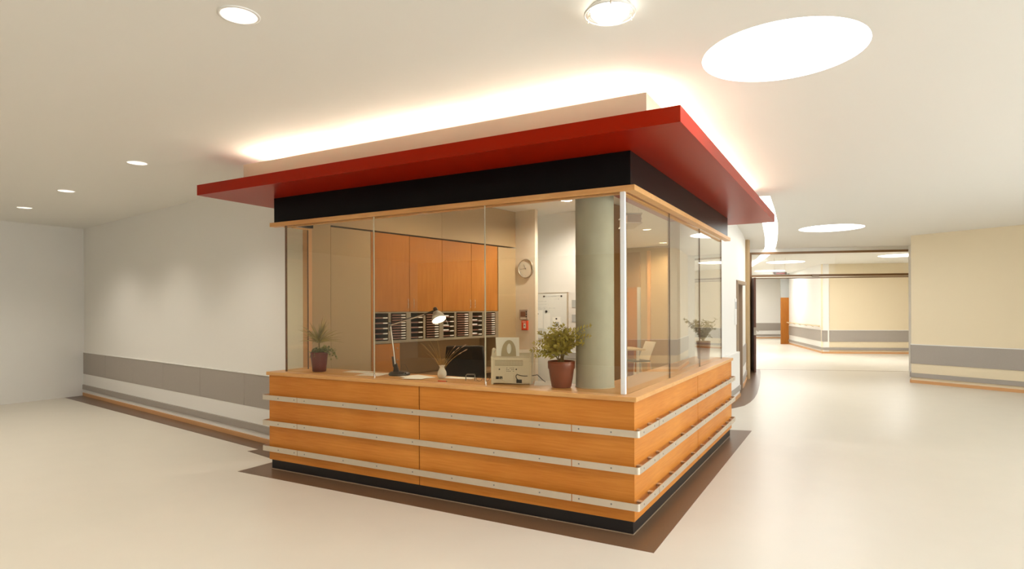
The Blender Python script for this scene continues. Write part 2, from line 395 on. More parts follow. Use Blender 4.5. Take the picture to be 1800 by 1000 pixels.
# doorway in the curved wall
d1 = B().box(-0.76, -0.72, D0+0.05, D1-0.05, 0, DH-0.05).build('door_1', 'taupe'); struct(d1)
f = B()
f.box(-0.80, curveX(D0)+0.03, D0-0.03, D0+0.05, 0, DH); f.box(-0.80, curveX(D1)+0.03, D1-0.05, D1+0.03, 0, DH); f.box(-0.80, -0.53, D0-0.03, D1+0.03, DH-0.05, DH+0.02)
f.build('door_frame', 'taupe', d1)
B().tube([(-0.72,D0+0.15,1.05),(-0.66,D0+0.15,1.05),(-0.66,D0+0.29,1.05)], 0.011).build('door_handle', 'chrome', d1)

# inlaid brown linoleum borders
def inlay(name, poly): return struct(B().prism(poly, 0.0, 0.002).build(name, 'brownfloor'))
inlay('trim_2', [(-4.065,-0.228),(0.205,-0.228),(0.18,4.40),(-0.70,4.15),(-0.70,0.0),(-3.9,0.55),(-4.065,0.60)])
a0 = W0 - V*0.02; b0 = P_L - V*0.02
inlay('trim_3', [tuple(a0), tuple(b0), (-4.10,0.28), (-4.294,0.313), (-4.749,0.404), (-4.706,0.525), tuple(W0 - V*0.33)])
ys = [5.6,6.0,6.23,6.57,7.0,7.53,8.2,8.8,9.6,10.34,11.3,12.26,13.1]
xs = [-0.50,-0.42,-0.34,-0.235,-0.205,-0.21,-0.25,-0.306,-0.385,-0.47,-0.58,-0.70,-0.82]
inlay('trim_4', [(x,y) for x,y in zip(xs,ys)] + [(curveX(y)-0.05,y) for y in ys[::-1]])

# ------------------------------------------------------------------ corridor partition, doors, far corridor
PA = Vector((-1.09, 13.07)); PD = Vector((0.949, 0.315)).normalized(); TP = frame(PA, PD); PLEN = 4.05
pf = B()
pf.box(0, 0.07, -0.05, 0.05, 0, ZC-0.085, T=TP)                     # left post
pf.box(0, PLEN, -0.05, 0.05, 3.06, 3.115, T=TP)                     # top
pf.box(0, PLEN, -0.05, 0.05, 2.41, 2.51, T=TP)                      # transom bar
pf.box(PLEN-0.07, PLEN, -0.05, 0.05, 0, 3.1, T=TP)
pt = struct(pf.build('trim_5', 'bronze', bevel=0.004), None)
B().box(0.07, PLEN-0.07, -0.006, 0.006, 2.51, 3.06, T=TP).build('transom_pane', 'clear', pt)
B().box(0, PLEN, -0.05, 0.05, 3.115, ZC, T=TP).build('ceiling_filler', 'ceil', pt)
B().box(0.07, PLEN-0.07, -0.09, -0.05, 2.43, 2.455, T=TP).build('door_track', 'alu', pt)
B().box(1.55, 1.72, -0.12, -0.05, 2.44, 2.49, T=TP).build('door_sensor', 'taupe', pt)
# open leaf folded back towards the lobby
hinge = PA + PD*0.09
leafdir = Vector((0.195, -0.97)).normalized(); TL = frame(hinge, leafdir)
dl = struct(B().box(0, 0.98, -0.025, 0.025, 0.012, 2.40, T=TL).build('door_2', 'darkdoor', bevel=0.004))
B().box(0.10, 0.88, 0.025, 0.032, 0.25, 2.25, T=TL).build('glazing_bead', 'bronze', dl)
B().tube([TL@Vector((0.90,0.03,1.05)),TL@Vector((0.90,0.08,1.05)),TL@Vector((0.76,0.08,1.05))], 0.012).build('door_handle', 'chrome', dl)
B().box(0.955, 0.985, -0.028, 0.028, 0.95, 1.15, T=TL).build('lock_plate', 'chrome', dl)
struct(B().box(0.07, PLEN-0.07, -0.02, 0.02, 0, 0.002, T=TP).build('trim_6', 'taupe'))
# far corridor walls
band_wall('wall_corridor_far', [(-6.0,29.2),(-2.0,31.6)], z1=ZC)
wbr = band_wall('wall_corridor', [(-1.25,26.0),(0.385,20.25)])
TB = frame((-1.25,26.0), Vector((0.385+1.25, 20.25-26.0)))
hr = B().tube([TB@Vector((0.1,-0.09,0.98)), TB@Vector((5.85,-0.09,0.98))], 0.024)
hr = tag(hr.build('handrail', 'railwood'), 'pale wooden handrail along the bright wall of the far corridor', 'handrail')
for i in range(6):
    B().tube([TB@Vector((0.4+i*1.05,0.0,0.92)), TB@Vector((0.4+i*1.05,-0.09,0.96))], 0.012, 6).build('bracket', 'alu', hr)
band_wall('wall_corridor_end', [(0.385,20.25),(6.5,22.6)], paint='cream')
q5 = CAM_LOC + px_ray(1373,560)*27.5; T5 = frame((q5.x,q5.y,0), RT0)
d5 = struct(B().box(0, 0.45, 0, 0.06, 0, 2.1, T=T5).build('door_5', 'beech_v'))
B().box(0, 0.45, 0, 0.06, 2.1, ZC, T=T5).build('overpanel', 'greyprint', d5)
struct(wallseg((2.75,14.05),(6.5,22.6),0.2).build('wall_corridor_right','wall'))
struct(wallseg((-2.0,31.6),(-1.25,26.0),0.15).build('wall_corridor_link','wall'))

# ------------------------------------------------------------------ room behind the counter
P1 = Vector((-4.01, 0.759)); TC = frame(P1, V)          # local x runs along the cabinets, y to the left (into the wall)
SA, SB = 0.81, 3.215
bk = B(); bk.box(-0.05, 3.66, 0.42, 0.55, 0, ZC, T=TC)                  # wall behind cabinets
bk.box(-0.080, 0.195, 0.0, 0.42, 0, ZC, T=TC)
struct(bk.build('wall_cabinets', 'beige'))
bh = thing('bulkhead_panelling', 'beige panelling above the wooden wall cabinets behind the glass', 'panelling', (P1.x,P1.y,0), math.atan2(V.y,V.x))
for a, b in ((0.195, 2.006), (2.010, 3.655)):
    B().box(a, b, 0.0, 0.40, 2.625, ZC-0.005).build('panel', 'beige', bh)
sp = thing('tall_cabinet', 'tall plain beige cupboard left of the wooden wall cabinets', 'cupboard', (P1.x,P1.y,0), math.atan2(V.y,V.x))
B().box(0.198, 0.775, 0.0, 0.40, 0.0, 2.605).build('front', 'beige', sp)
B().box(0.778, 0.806, -0.003, 0.40, 0.0, 2.605).build('wooden_side', 'beech_v', sp)
sp2 = B().box(3.222, 3.655, 0.0, 0.40, 0.0, 2.605, T=TC).build('end_cupboard', 'beige'); tag(sp2, 'plain beige cupboard front right of the wooden wall cabinets, beside the clock', 'cupboard')
CR = math.atan2(V.y, V.x)
names = ['leftmost', 'second from the left', 'third from the left', 'rightmost']
for i in range(4):
    c = thing('wall_cabinet', 'wooden wall cabinet above the letter trays, %s of four' % names[i], 'cabinet', (*(P1 + V*(SA+0.6*i)), 1.605), CR, 'wall cabinets above the letter trays')
    B().box(0.002, 0.598, 0.02, 0.40, 0.002, 1.0).build('body', 'beech_v', c)
    d = B().box(0.003, 0.597, 0.0, 0.019, 0.0, 1.0).build('door', 'beech_v', c, bevel=0.0015)
    hx = 0.55 if i % 2 == 0 else 0.05
    h = B().tube([(hx,0.0,0.045),(hx,-0.028,0.05),(hx,-0.028,0.165),(hx,0.0,0.17)], 0.005, 8).build('handle', 'chrome', d)
# pigeonhole unit
pu = thing('letter_tray_unit', 'grey pigeonhole shelf full of labelled letter trays under the wall cabinets', 'shelf', (*(P1 + V*SA), 1.20), CR)
fr = B(); 
fr.box(0, 2.41, 0.0, 0.36, 0.0, 0.035); fr.box(0, 2.41, 0.0, 0.36, 0.385, 0.40)
cols = []; x = 0.0
for i in range(8):
    wcol = 0.235; gap = 0.045 if i % 2 == 0 else 0.085
    cols.append((x+0.006, x+0.006+wcol)); fr.box(x+0.006+wcol, x+0.006+wcol+gap-0.006 if i < 7 else 2.41, 0.0, 0.36, 0.035, 0.385)
    x += 0.30
fr.box(0, 0.006, 0, 0.36, 0.035, 0.385)
fr.build('frame', 'pigeon', pu)
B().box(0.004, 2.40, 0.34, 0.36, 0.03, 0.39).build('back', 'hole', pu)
ttray = {}
for i, (a, b) in enumerate(cols):
    n = 5 if i % 2 == 0 else 10
    for j in range(n):
        z = 0.050 + j*(0.335/n)
        if j == n-1 and n == 5: pass
        key = n
        if key not in ttray:
            tb = B(); tb.box(0, 0.231, 0.012, 0.33, 0, 0.004); tb.box(0, 0.231, 0.006, 0.014, 0, 0.016); tb.box(0, 0.004, 0.012, 0.33, 0, 0.014); tb.box(0.227, 0.231, 0.012, 0.33, 0, 0.014)
            o = tb.build('tray', 'tray', pu, (a+0.002, 0, z)); lb = B().box(0.150, 0.218, 0.001, 0.006, 0.001, 0.015).build('label_plate', 'label', o)
            ttray[key] = (o, lb)
        else:
            o = share(ttray[key][0], 'tray', pu, (a+0.002, 0, z)); share(ttray[key][1], 'label_plate', o, (0,0,0))
    if i in (4, 6):
        for j in (1, 2, 4) if i == 4 else (0, 3, 2):
            z = 0.055 + j*(0.335/5)
            B().box(a+0.02, a+0.14, 0.02, 0.28, z+0.004, z+0.026).build('paper_pile', 'paper', pu)
# lower cupboard and desk niche
lc = thing('low_cupboard', 'low wooden cupboard under the letter trays beside the desk niche', 'cupboard', (*(P1 + V*SA), 0), CR)
B().box(0, 0.43, 0.02, 0.40, 0.0, 1.195).build('body', 'beech_v', lc)
d = B().box(0.002, 0.428, 0.0, 0.019, 0.02, 1.19).build('door', 'beech_v', lc, bevel=0.0015)
for z in (0.98, 1.13): B().tube([(0.385,0.0,z),(0.385,-0.004,z)], 0.009, 12).build('keyhole', 'screw', d)
tag(B().box(0.44, 2.40, 0.385, 0.415, 0.0, 1.19, T=frame(P1+V*SA, V)).build('niche_panel', 'brownwall'), 'dark brown back panel of the desk niche under the letter trays', 'panel')
dk = thing('desk', 'brown work desk standing in the niche under the letter trays', 'desk', (*(P1 + V*SA), 0), CR)
B().box(0.44, 2.40, -0.25, 0.38, 0.70, 0.73).build('desk_top', 'brownwall', dk)
for a in (0.46, 2.36): B().box(a, a+0.03, -0.2, 0.36, 0, 0.70).build('side_panel', 'brownwall', dk)
# pier with the clock
PS = Vector((-3.387, 4.36)); TS = frame(PS, U)
struct(B().box(0, 0.395, 0.0, 0.07, 0, ZC, T=TS).build('wall_pier', 'beigewall'))
# whiteboard wall
PWB = Vector((-3.332, 4.927)); TWB = frame(PWB, U)
struct(B().box(-1.6, 1.68, 0.0, 0.12, 0, ZC, T=TWB).build('wall_whiteboard', 'white'))
struct(wallseg(PWB - U*1.6, PWB - U*1.6 - V*0.6, 0.1).build('wall_recess', 'beigewall'))
tag(B().box(1.33, 1.66, -0.45, -0.002, 0.0, ZC-0.01, T=TWB).build('broom_cupboard', 'brownwall', bevel=0.003), 'tall brown cupboard behind the concrete column', 'cupboard')
# deep part of the room
struct(wallseg((-6.4,11.5),(-0.75,10.55),-0.0+0.15).build('wall_room_far', 'beige'))
struct(wallseg((-6.4,4.9),(-6.4,11.5),0.15).build('wall_room_side', 'beigewall'))
FBP = Vector((-3.83, 11.08)); TF = frame(FBP, U)
rd = struct(B().box(-0.75, 0.36, -0.04, 0.0, 0, 2.18, T=TF).build('door_6', 'beech_v'))
B().box(-0.75, 0.44, -0.06, 0.0, 2.18, 3.08, T=TF).build('overpanel', 'brownwall', rd)
B().box(0.36, 0.44, -0.06, 0.0, 0, 2.18, T=TF).build('door_frame', 'greyprint', rd)
B().box(0.64, 0.72, -0.06, 0.0, 0, 3.1, T=TF).build('wooden_post', 'jamb', rd)

# ------------------------------------------------------------------ column
co = thing('concrete_column', 'round fair-faced concrete column rising through the corner of the counter', 'column', (-0.463,0.414,0))
B().lathe([(0.155,0.0),(0.155,ZC)], 48).build('shaft', 'concrete', co)
B().lathe([(0.157,1.0),(0.160,1.0),(0.160,1.008),(0.157,1.008)], 48).build('collar', 'seal', co)

# ------------------------------------------------------------------ reception counter
ct = thing('reception_counter', 'beech reception counter with three aluminium bumper rails and black plinth', 'counter')
GAP = 0.0055
for a, b in ((-3.87,-1.937-GAP),(-1.937+GAP,-0.0)):
    B().box(a, b, 0.0, 0.022, 0.102, 0.962).build('front_panel', 'beech', ct, bevel=0.001)
for a, b in ((0.0225,2.032-GAP),(2.032+GAP,3.945)):
    B().box(-0.022, 0.0, a, b, 0.102, 0.962).build('side_panel', 'beech_y', ct, bevel=0.001)
B().box(-3.87, -3.848, 0.0225, 0.60, 0.102, 0.962).build('end_panel', 'beech_y', ct, bevel=0.001)
B().prism([(-3.846,0.024),(-0.024,0.024),(-0.024,3.94),(-0.46,3.94),(-0.46,0.48),(-3.846,0.48)], 0.10, 0.961).build('carcass', 'seam', ct)
B().prism([(-3.852,0.018),(-0.018,0.018),(-0.018,3.93),(-0.44,3.93),(-0.44,0.46),(-3.852,0.46)], 0.0, 0.10).build('plinth', 'plinth', ct)
B().prism([(-3.858,0.012),(-0.012,0.012),(-0.012,3.93),(-0.017,3.93),(-0.017,0.017),(-3.858,0.017)], 0.002, 0.008).build('plinth_bead', 'taupe', ct)
RO, RT_ = 0.052, 0.006          # stand-off, thickness
scr = None; pin = None
def railpiece(path, z0, z1):
    outer = [Vector(p) for p in path]; n = len(outer); inner = []
    for i in range(n):
        d1 = (outer[min(i+1,n-1)]-outer[max(i-1,0)]).normalized(); inner.append(outer[i] + Vector((-d1.y, d1.x))*RT_)
    bb = B(); poly = [tuple(p) for p in outer] + [tuple(p) for p in inner[::-1]]
    N = len(poly); vs = [(x,y,z0) for x,y in poly] + [(x,y,z1) for x,y in poly]
    fs = []
    for i in range(n-1):
        fs += [(i+1,i,N-1-i,N-2-i), (N+i,N+i+1,2*N-2-i,2*N-1-i)]
    fs += [(i,(i+1)%N,N+(i+1)%N,N+i) for i in range(N)]
    return bb.add(vs, fs)
def arc(cx, cy, r, a0, a1, n=5): return [(cx+r*math.cos(a0+(a1-a0)*i/n), cy+r*math.sin(a0+(a1-a0)*i/n)) for i in range(n+1)]
R0 = 0.022
corner = [(-0.464,-RO)] + arc(RO-R0, -RO+R0, R0, -PI/2, 0) + [(RO,0.448)]
lend = [(-3.87-RO+R0-R0, 0.10)] + arc(-3.87-RO+R0, -RO+R0, R0, PI, 1.5*PI) + [(-3.409,-RO)]
rend = [(RO,3.456)] + arc(RO-R0, 3.945+RO-0.06-R0, R0, 0, PI/2) + [(-0.02,3.945+RO-0.06)]
for (z0, z1) in ((0.718,0.767),(0.458,0.508),(0.197,0.249)):
    zc = (z0+z1)/2
    segs = [('bumper_rail', lend, [('y',-3.677),('y',-3.447)]), ('bumper_rail', [(-3.401,-RO),(-0.472,-RO)], [('y',x) for x in (-3.304,-2.79,-2.379,-1.971,-1.556,-1.146,-0.737)]),
            ('bumper_rail', corner, [('y',-0.41),('y',-0.157),('x',0.06),('x',0.33)]), ('bumper_rail', [(RO,0.456),(RO,3.448)], [('x',y) for y in (0.56,0.95,1.35,1.75,2.15,2.55,2.95,3.30)]),
            ('bumper_rail', rend, [('x',3.56),('x',3.80)])]
    for nm, path, sc_ in segs:
        r = railpiece(path, z0, z1).build(nm, 'alu', ct, fixn=True)
        for ax, q in sc_:
            if ax == 'y':
                B().tube([(q,-RO-0.0015,zc),(q,-RO+0.001,zc)], 0.0065, 10).build('screw', 'screw', r)
                B().tube([(q,-RO+RT_,zc),(q,0.0,zc)], 0.009, 8).build('standoff', 'alu', r)
            else:
                B().tube([(RO+0.0015,q,zc),(RO-0.001,q,zc)], 0.0065, 10).build('screw', 'screw', r)
                B().tube([(RO-RT_,q,zc),(0.0,q,zc)], 0.009, 8).build('standoff', 'alu', r)
                B().box(0.0, RO-RT_, q-0.02, q+0.02, z1-0.012, z1-0.007).build('bracket', 'alu', r)
tp = B().prism([(-3.893,-0.022),(0.022,-0.022),(0.022,3.95),(-0.47,3.95),(-0.47,0.52),(-3.86,0.52),(-3.893,0.60)], 0.9655, 1.0)
tag(tp.build('counter_top', 'beech_top', bevel=0.004), 'L-shaped beech worktop of the reception counter carrying plants and papers', 'worktop')

# ------------------------------------------------------------------ glass screen
gs = thing('glass_screen', 'frameless glass screen standing on the reception counter', 'glazing')
ZB, ZT = 1.001, 2.498
fx = [-3.715, -2.53, -1.31, -0.128]
for i in range(3):
    B().box(fx[i]+0.004, fx[i+1]-0.004, 0.085, 0.095, ZB, ZT).build('pane', 'glass', gs)
sy = [0.108, 1.30, 2.53, 3.76]
for i in range(3):
    B().box(-0.095, -0.085, sy[i]+0.003, sy[i+1]-0.003, ZB, ZT).build('pane', 'glass', gs)
B().box(-3.725, -3.715, 0.099, 0.375, ZB, ZT).build('pane', 'glass', gs)
for xj in fx[1:3]:
    B().box(xj-0.0035, xj+0.0035, 0.084, 0.096, ZB, ZT).build('joint_strip', 'seal', gs)
    B().tube([(xj,0.09,1.0),(xj,0.09,1.03)], 0.010, 10).build('glass_clip', 'chrome', gs)
for yj in sy[1:3]:
    B().box(-0.096, -0.084, yj-0.003, yj+0.003, ZB, ZT).build('joint_strip', 'seal_dark', gs)
B().box(-0.096, -0.084, 3.757, 3.765, ZB, ZT).build('edge_strip', 'seal_dark', gs)
B().box(-3.727, -3.713, 0.083, 0.099, ZB, ZT).build('edge_strip', 'seal_dark', gs)
B().box(-3.726, -3.714, 0.373, 0.381, ZB, ZT).build('edge_strip', 'seal_dark', gs)
B().box(-0.128, -0.092, 0.074, 0.106, ZB, ZT).build('corner_post', 'post', gs, bevel=0.003)
hd = thing('head_rail', 'slim beech head rail above the glass screen', 'rail')
B().prism([(-3.935,0.062),(-0.012,0.062),(-0.012,3.99),(-0.085,3.99),(-0.085,0.135),(-3.935,0.135)], 2.498, 2.540).build('upper_strip', 'beech_top', hd, bevel=0.003)
B().prism([(-3.77,0.105),(-0.105,0.105),(-0.105,3.90),(-0.14,3.90),(-0.14,0.14),(-3.77,0.14)], 2.486, 2.4975).build('lower_strip', 'beech_top', hd, bevel=0.002)
B().box(-3.73, -3.71, 0.17, 0.40, 2.485, 2.497).build('return_strip', 'beech_top', hd)

# ------------------------------------------------------------------ canopy
cp = thing('canopy', 'red canopy slab with black fascia and beige cove box over the counter', 'canopy')
B().prism([(-3.93,0.115),(-0.06,0.115),(-0.06,4.06),(-0.11,4.06),(-0.11,0.165),(-3.93,0.165)], 2.541, 2.8035).build('fascia', 'fascia', cp, bevel=0.002)
B().box(-3.93, -3.88, 0.166, 0.60, 2.541, 2.8035).build('fascia_return', 'fascia', cp)
B().prism([(-4.462,-0.396),(0.434,-0.396),(0.434,4.744),(-0.80,4.744),(-0.80,0.60),(-3.93,0.61),(-4.462,0.70)], 2.804, 2.909).build('slab', 'red', cp, bevel=0.002)
BY, BX, BL, BT = -0.25, 0.172, -3.93, 3.08
cv = B()
cv.prism([(BL,BY),(BX,BY),(BX,4.50),(BX-0.02,4.50),(BX-0.02,BY+0.02),(BL,BY+0.02)], 2.9095, BT)
cv.prism([(BL+0.02,BY+0.42),(BX-0.44,BY+0.42),(BX-0.44,4.50),(BX-0.42,4.50),(BX-0.42,BY+0.40),(BL+0.02,BY+0.40)], 2.9095, BT)
cv.box(BL, BL+0.02, BY+0.02, BY+0.42, 2.9095, BT); cv.box(BX-0.44, BX, 4.50, 4.52, 2.9095, BT)
cv.build('cove_box', 'cove', cp)
ZTU = 3.078
for i in range(3):
    a = BL+0.06 + i*1.33
    B().tube([(a,BY+0.11,ZTU),(a+1.27,BY+0.11,ZTU)], 0.013, 10).build('cove_tube', 'tube', cp)
B().tube([(BL+0.10,BY+0.16,ZTU),(BL+0.10,BY+0.38,ZTU)], 0.013, 10).build('cove_tube', 'tube', cp)
for i in range(3):
    a = BY+0.12 + i*1.52
    B().tube([(BX-0.11,a,ZTU),(BX-0.11,a+1.45,ZTU)], 0.013, 10).build('cove_tube', 'tube', cp)

# ------------------------------------------------------------------ ceiling lights
SKL = ['large round skylight in the ceiling beside the red canopy corner', 'round skylight in the ceiling in front of the glazed corridor partition', 'round skylight in the corridor ceiling seen through the transom glass',
       'round skylight added for light near the lobby windows, farther one', 'round skylight added for light near the lobby windows, nearer one',
       'round skylight added to brighten the far corridor, deep in its ceiling', 'round skylight added to brighten the very end of the far corridor', 'round skylight added to brighten the right part of the corridor beyond the partition']
for (x,y,r), lab in zip(SKYL, SKL):
    t = thing('skylight', lab, 'skylight', (x,y,ZC), 0, 'round ceiling skylights')
    B().lathe([(r,-0.001),(r,0.22)], 56).build('shaft', 'white', t)
    B().disc(r, 0.10, 56, up=False).build('diffuser', 'skyc' if y > 12 else 'sky', t)
DL = ['recessed downlight with silver reflector in the upper left ceiling', 'recessed downlight washing the white wall left of the counter', 'recessed downlight over the grey wainscot wall, second from the counter', 'recessed downlight over the grey wainscot wall, farthest from the counter', 'recessed downlight added to brighten the lobby left of the camera', 'recessed downlight added to brighten the lobby behind the camera', 'recessed downlight added to brighten the middle of the left lobby']
def downlight(x, y, r, lab, glow, grp, watt=None):
    t = thing('downlight', lab, 'downlight', (x,y,ZC), 0, grp)
    B().lathe([(r+0.010,0.0),(r+0.010,-0.004),(r-0.004,-0.005),(r-0.004,0.0)], 32).build('trim_ring', 'white', t)
    B().lathe([(r,0.0),(r*0.92,0.05),(r*0.75,0.10),(r*0.55,0.125)], 32).build('reflector', 'reflector', t)
    B().disc(r*0.56, 0.124, 24, up=False).build('lamp', glow, t)
    return t
for (x,y,r), lab, pw_ in zip(DOWN, DL, (78, 55, 55, 55, 90, 95, 90)): 
    t = downlight(x, y, r, lab, 'downglow', 'lobby downlights')
    if True:
        l = bpy.data.lights.new('downlight_beam', 'SPOT'); l.energy = pw_; l.color = (1.0,0.92,0.80); l.spot_size = math.radians(125); l.spot_blend = 0.8; l.shadow_soft_size = 0.09
        lo = bpy.data.objects.new('downlight_beam', l); COL.objects.link(lo); lo.parent = t; lo.location = (0,0,-0.01)
RL = ['recessed downlight in the room ceiling visible beside the concrete column', 'recessed downlight in the room ceiling over the wall cabinets', 'recessed downlight in the back of the room, nearest', 'recessed downlight in the back of the room over the table', 'recessed downlight at the far wall of the room']
for (x,y,r), lab, pw_ in zip(RDOWN, RL, (95, 22, 78, 78, 78)):
    t = downlight(x, y, r, lab, 'roomglow', 'room downlights')
    l = bpy.data.lights.new('downlight_beam', 'SPOT'); l.energy = pw_; l.color = (1.0,0.84,0.62) if y != 3.82 else (1.0,0.96,0.92); l.spot_size = math.radians(165); l.spot_blend = 0.7; l.shadow_soft_size = 0.05
    lo = bpy.data.objects.new('downlight_beam', l); COL.objects.link(lo); lo.parent = t; lo.location = (0,0,-0.01)
cl = thing('ceiling_lamp', 'round opal ceiling lamp with a clear ring beside the skylight', 'lamp', (0.277,-1.226,ZC))
B().lathe([(0.0,-0.0),(0.105,-0.0),(0.105,-0.012),(0.0,-0.012)], 40).build('base_plate', 'white', cl)
B().lathe([(0.100,-0.012),(0.098,-0.035),(0.075,-0.058),(0.0,-0.066)], 40).build('opal_bowl', 'lampglow', cl)
B().lathe([(0.112,-0.030),(0.130,-0.030),(0.130,-0.036),(0.112,-0.036),(0.112,-0.030)], 48).build('glass_ring', 'clear', cl)
B().lathe([(0.130,-0.029),(0.134,-0.029),(0.134,-0.037),(0.130,-0.037)], 48).build('ring_edge', 'white', cl)
for k in range(3):
    t = 2*PI*k/3 + 0.9
    B().tube([(0.1*math.cos(t),0.1*math.sin(t),-0.008),(0.13*math.cos(t),0.13*math.sin(t),-0.012),(0.134*math.cos(t),0.134*math.sin(t),-0.045)], 0.004, 6).build('clip', 'alu', cl)
# curved light slot
sl = thing('light_slot', 'curved recessed light slot in the ceiling following the white wall', 'light')
n = len(slot_poly); h = len(slot_in)
bb = B(); bb.add([(x,y,ZC-0.001) for x,y in slot_poly] + [(x,y,ZC+0.14) for x,y in slot_poly], [(i,(i+1)%n,n+(i+1)%n,n+i) for i in range(n)]); bb.build('slot_side', 'white', sl)
bb = B(); bb.add([(x,y,ZC+0.10) for x,y in slot_poly], [(i,i+1,n-2-i,n-1-i) for i in range(h-1)]); bb.build('diffuser', 'slot', sl)

# ------------------------------------------------------------------ things on the counter
def leaf_quad(bb, p, d, n, L, wd, fold=0.15):
    d = d.normalized(); sde = d.cross(n).normalized(); n = sde.cross(d)
    a = p; m1 = p + d*L*0.45 + sde*wd/2 + n*wd*fold; m2 = p + d*L*0.45 - sde*wd/2 + n*wd*fold; t = p + d*L
    c = p + d*L*0.45
    bb.add([a, m1, t, m2, c], [(0,4,1),(1,4,2),(2,4,3),(3,4,0)])
def bez(p0, p1, p2, n=10):
    return [p0*(1-t)**2 + p1*2*t*(1-t) + p2*t*t for t in [i/n for i in range(n+1)]]
# --- fern in terracotta pot
def pot(prof, t, m, rim_in, soil_z):
    B().lathe(prof, 36).build('pot', m, t)
    B().disc(rim_in, soil_z, 30).build('soil', 'soil', t)
fp = thing('potted_fern', 'feathery green fern in a terracotta pot in front of the concrete column', 'plant', (-0.690,0.255,1.0), RZ)
pot([(0.0,0.0),(0.072,0.0),(0.080,0.008),(0.096,0.10),(0.106,0.19),(0.108,0.212),(0.100,0.212),(0.098,0.19),(0.09,0.18)], fp, 'terra', 0.097, 0.192)
B().lathe([(0.1075,0.152),(0.1085,0.155),(0.1105,0.208),(0.1085,0.2135),(0.1065,0.2135)], 36).build('rim', 'terra', fp)
fronds = B(); stems = B()
rnd = random.Random(3)
ends = [(-0.235,0.03,0.30),(-0.215,-0.03,0.36),(-0.17,0.08,0.44),(-0.10,-0.06,0.47),(-0.05,0.06,0.51),(0.01,-0.04,0.50),(0.06,0.06,0.46),(0.09,-0.14,0.47),(0.205,-0.19,0.50),(0.20,-0.20,0.42),(0.15,-0.17,0.36),(-0.20,0.0,0.255),(-0.14,-0.05,0.32),(0.08,-0.12,0.34),(0.0,-0.10,0.40),(-0.08,0.10,0.40),(-0.13,0.0,0.41),(0.05,-0.02,0.42),(-0.05,-0.09,0.33),(0.05,0.10,0.31),(-0.03,0.0,0.44),(0.09,-0.06,0.40),(-0.10,0.03,0.35),(0.02,-0.08,0.33),(-0.07,-0.04,0.42),(0.10,-0.14,0.42),(-0.16,0.05,0.37),(0.04,-0.10,0.45)]
for ex, ey, ez in ends:
    p0 = Vector((rnd.uniform(-.03,.03), rnd.uniform(-.03,.03), 0.19)); p2 = Vector((ex,ey,ez)); p1 = p0*0.5 + p2*0.5 + Vector((-ex*0.25, -ey*0.25, 0.09))
    c = bez(p0,p1,p2,14); stems.tube(c, [0.0022]*8 + [0.0014]*7, 5)
    for i in range(4, 15):
        d = (c[min(i+1,14)]-c[i-1]).normalized()
        L = 0.050*math.sin(PI*(0.22+0.66*(i/14)))*rnd.uniform(.8,1.2) + 0.008
        sd = d.cross(Vector((rnd.uniform(-.5,.5),-0.8,0.6)));
        if sd.length < 0.05: sd = Vector((1,0,0))
        sd.normalize()
        for sg in (-1, 1):
            dd = (sd*sg + d*rnd.uniform(.4,1.0) + Vector((0,0,rnd.uniform(-.25,.2)))).normalized()
            nn = Vector((rnd.uniform(-.6,.6), rnd.uniform(-1.2,-.2), rnd.uniform(.2,1)))
            leaf_quad(fronds, c[i], dd, nn, L, L*rnd.uniform(.32,.46))
    leaf_quad(fronds, c[-1], c[-1]-c[-2], Vector((0,-1,.5)), 0.03, 0.011)
stems.build('stems', 'stem', fp)
o = fronds.build('foliage', 'fern', fp); o['kind'] = 'stuff'
# --- spiky plant left
sp_ = thing('spiky_plant', 'spiky dracaena with trailing ivy in a dark red pot, left counter end', 'plant', (-3.415,0.245,1.0), RZ)
pot([(0.0,0.0),(0.062,0.0),(0.068,0.005),(0.078,0.10),(0.087,0.185),(0.089,0.20),(0.083,0.20),(0.08,0.18)], sp_, 'redpot', 0.082, 0.185)
bb = B(); rnd = random.Random(11)
for k in range(48):
    a = rnd.uniform(0, 2*PI); el = rnd.uniform(0.05, 1.35); L = rnd.uniform(0.20, 0.31)
    d = Vector((math.cos(a)*math.cos(el), math.sin(a)*math.cos(el)*0.55, math.sin(el))); p0 = Vector((0.0,0.0,0.29))
    p2 = p0 + d*L + Vector((0,0,-0.04*math.cos(el))); p2.y = max(p2.y, (0.118-0.245-0.49*p2.x)/0.8716); p1 = p0 + d*L*0.55 + Vector((0,0,0.02))
    c = bez(p0,p1,p2,6); sd = d.cross(Vector((0,0,1))).normalized()
    if sd.length < .1: sd = Vector((1,0,0))
    vs = []; 
    for i, p in enumerate(c):
        wv = 0.0105*(1-(i/6)**1.6)+0.0007; nn = sd.cross(d).normalized(); vs += [p+sd*wv+nn*wv, p, p-sd*wv+nn*wv]
    bb.add(vs, [(3*i+q,3*i+q+1,3*i+q+4,3*i+q+3) for i in range(6) for q in (0,1)])
o = bb.build('spiky_leaves', 'spike', sp_); o['kind'] = 'stuff'
B().tube([(0,0,0.18),(0.003,0,0.24),(0,0,0.31)], [0.010,0.009,0.008], 8).build('trunk', 'stem', sp_)
bb = B(); vines = B()
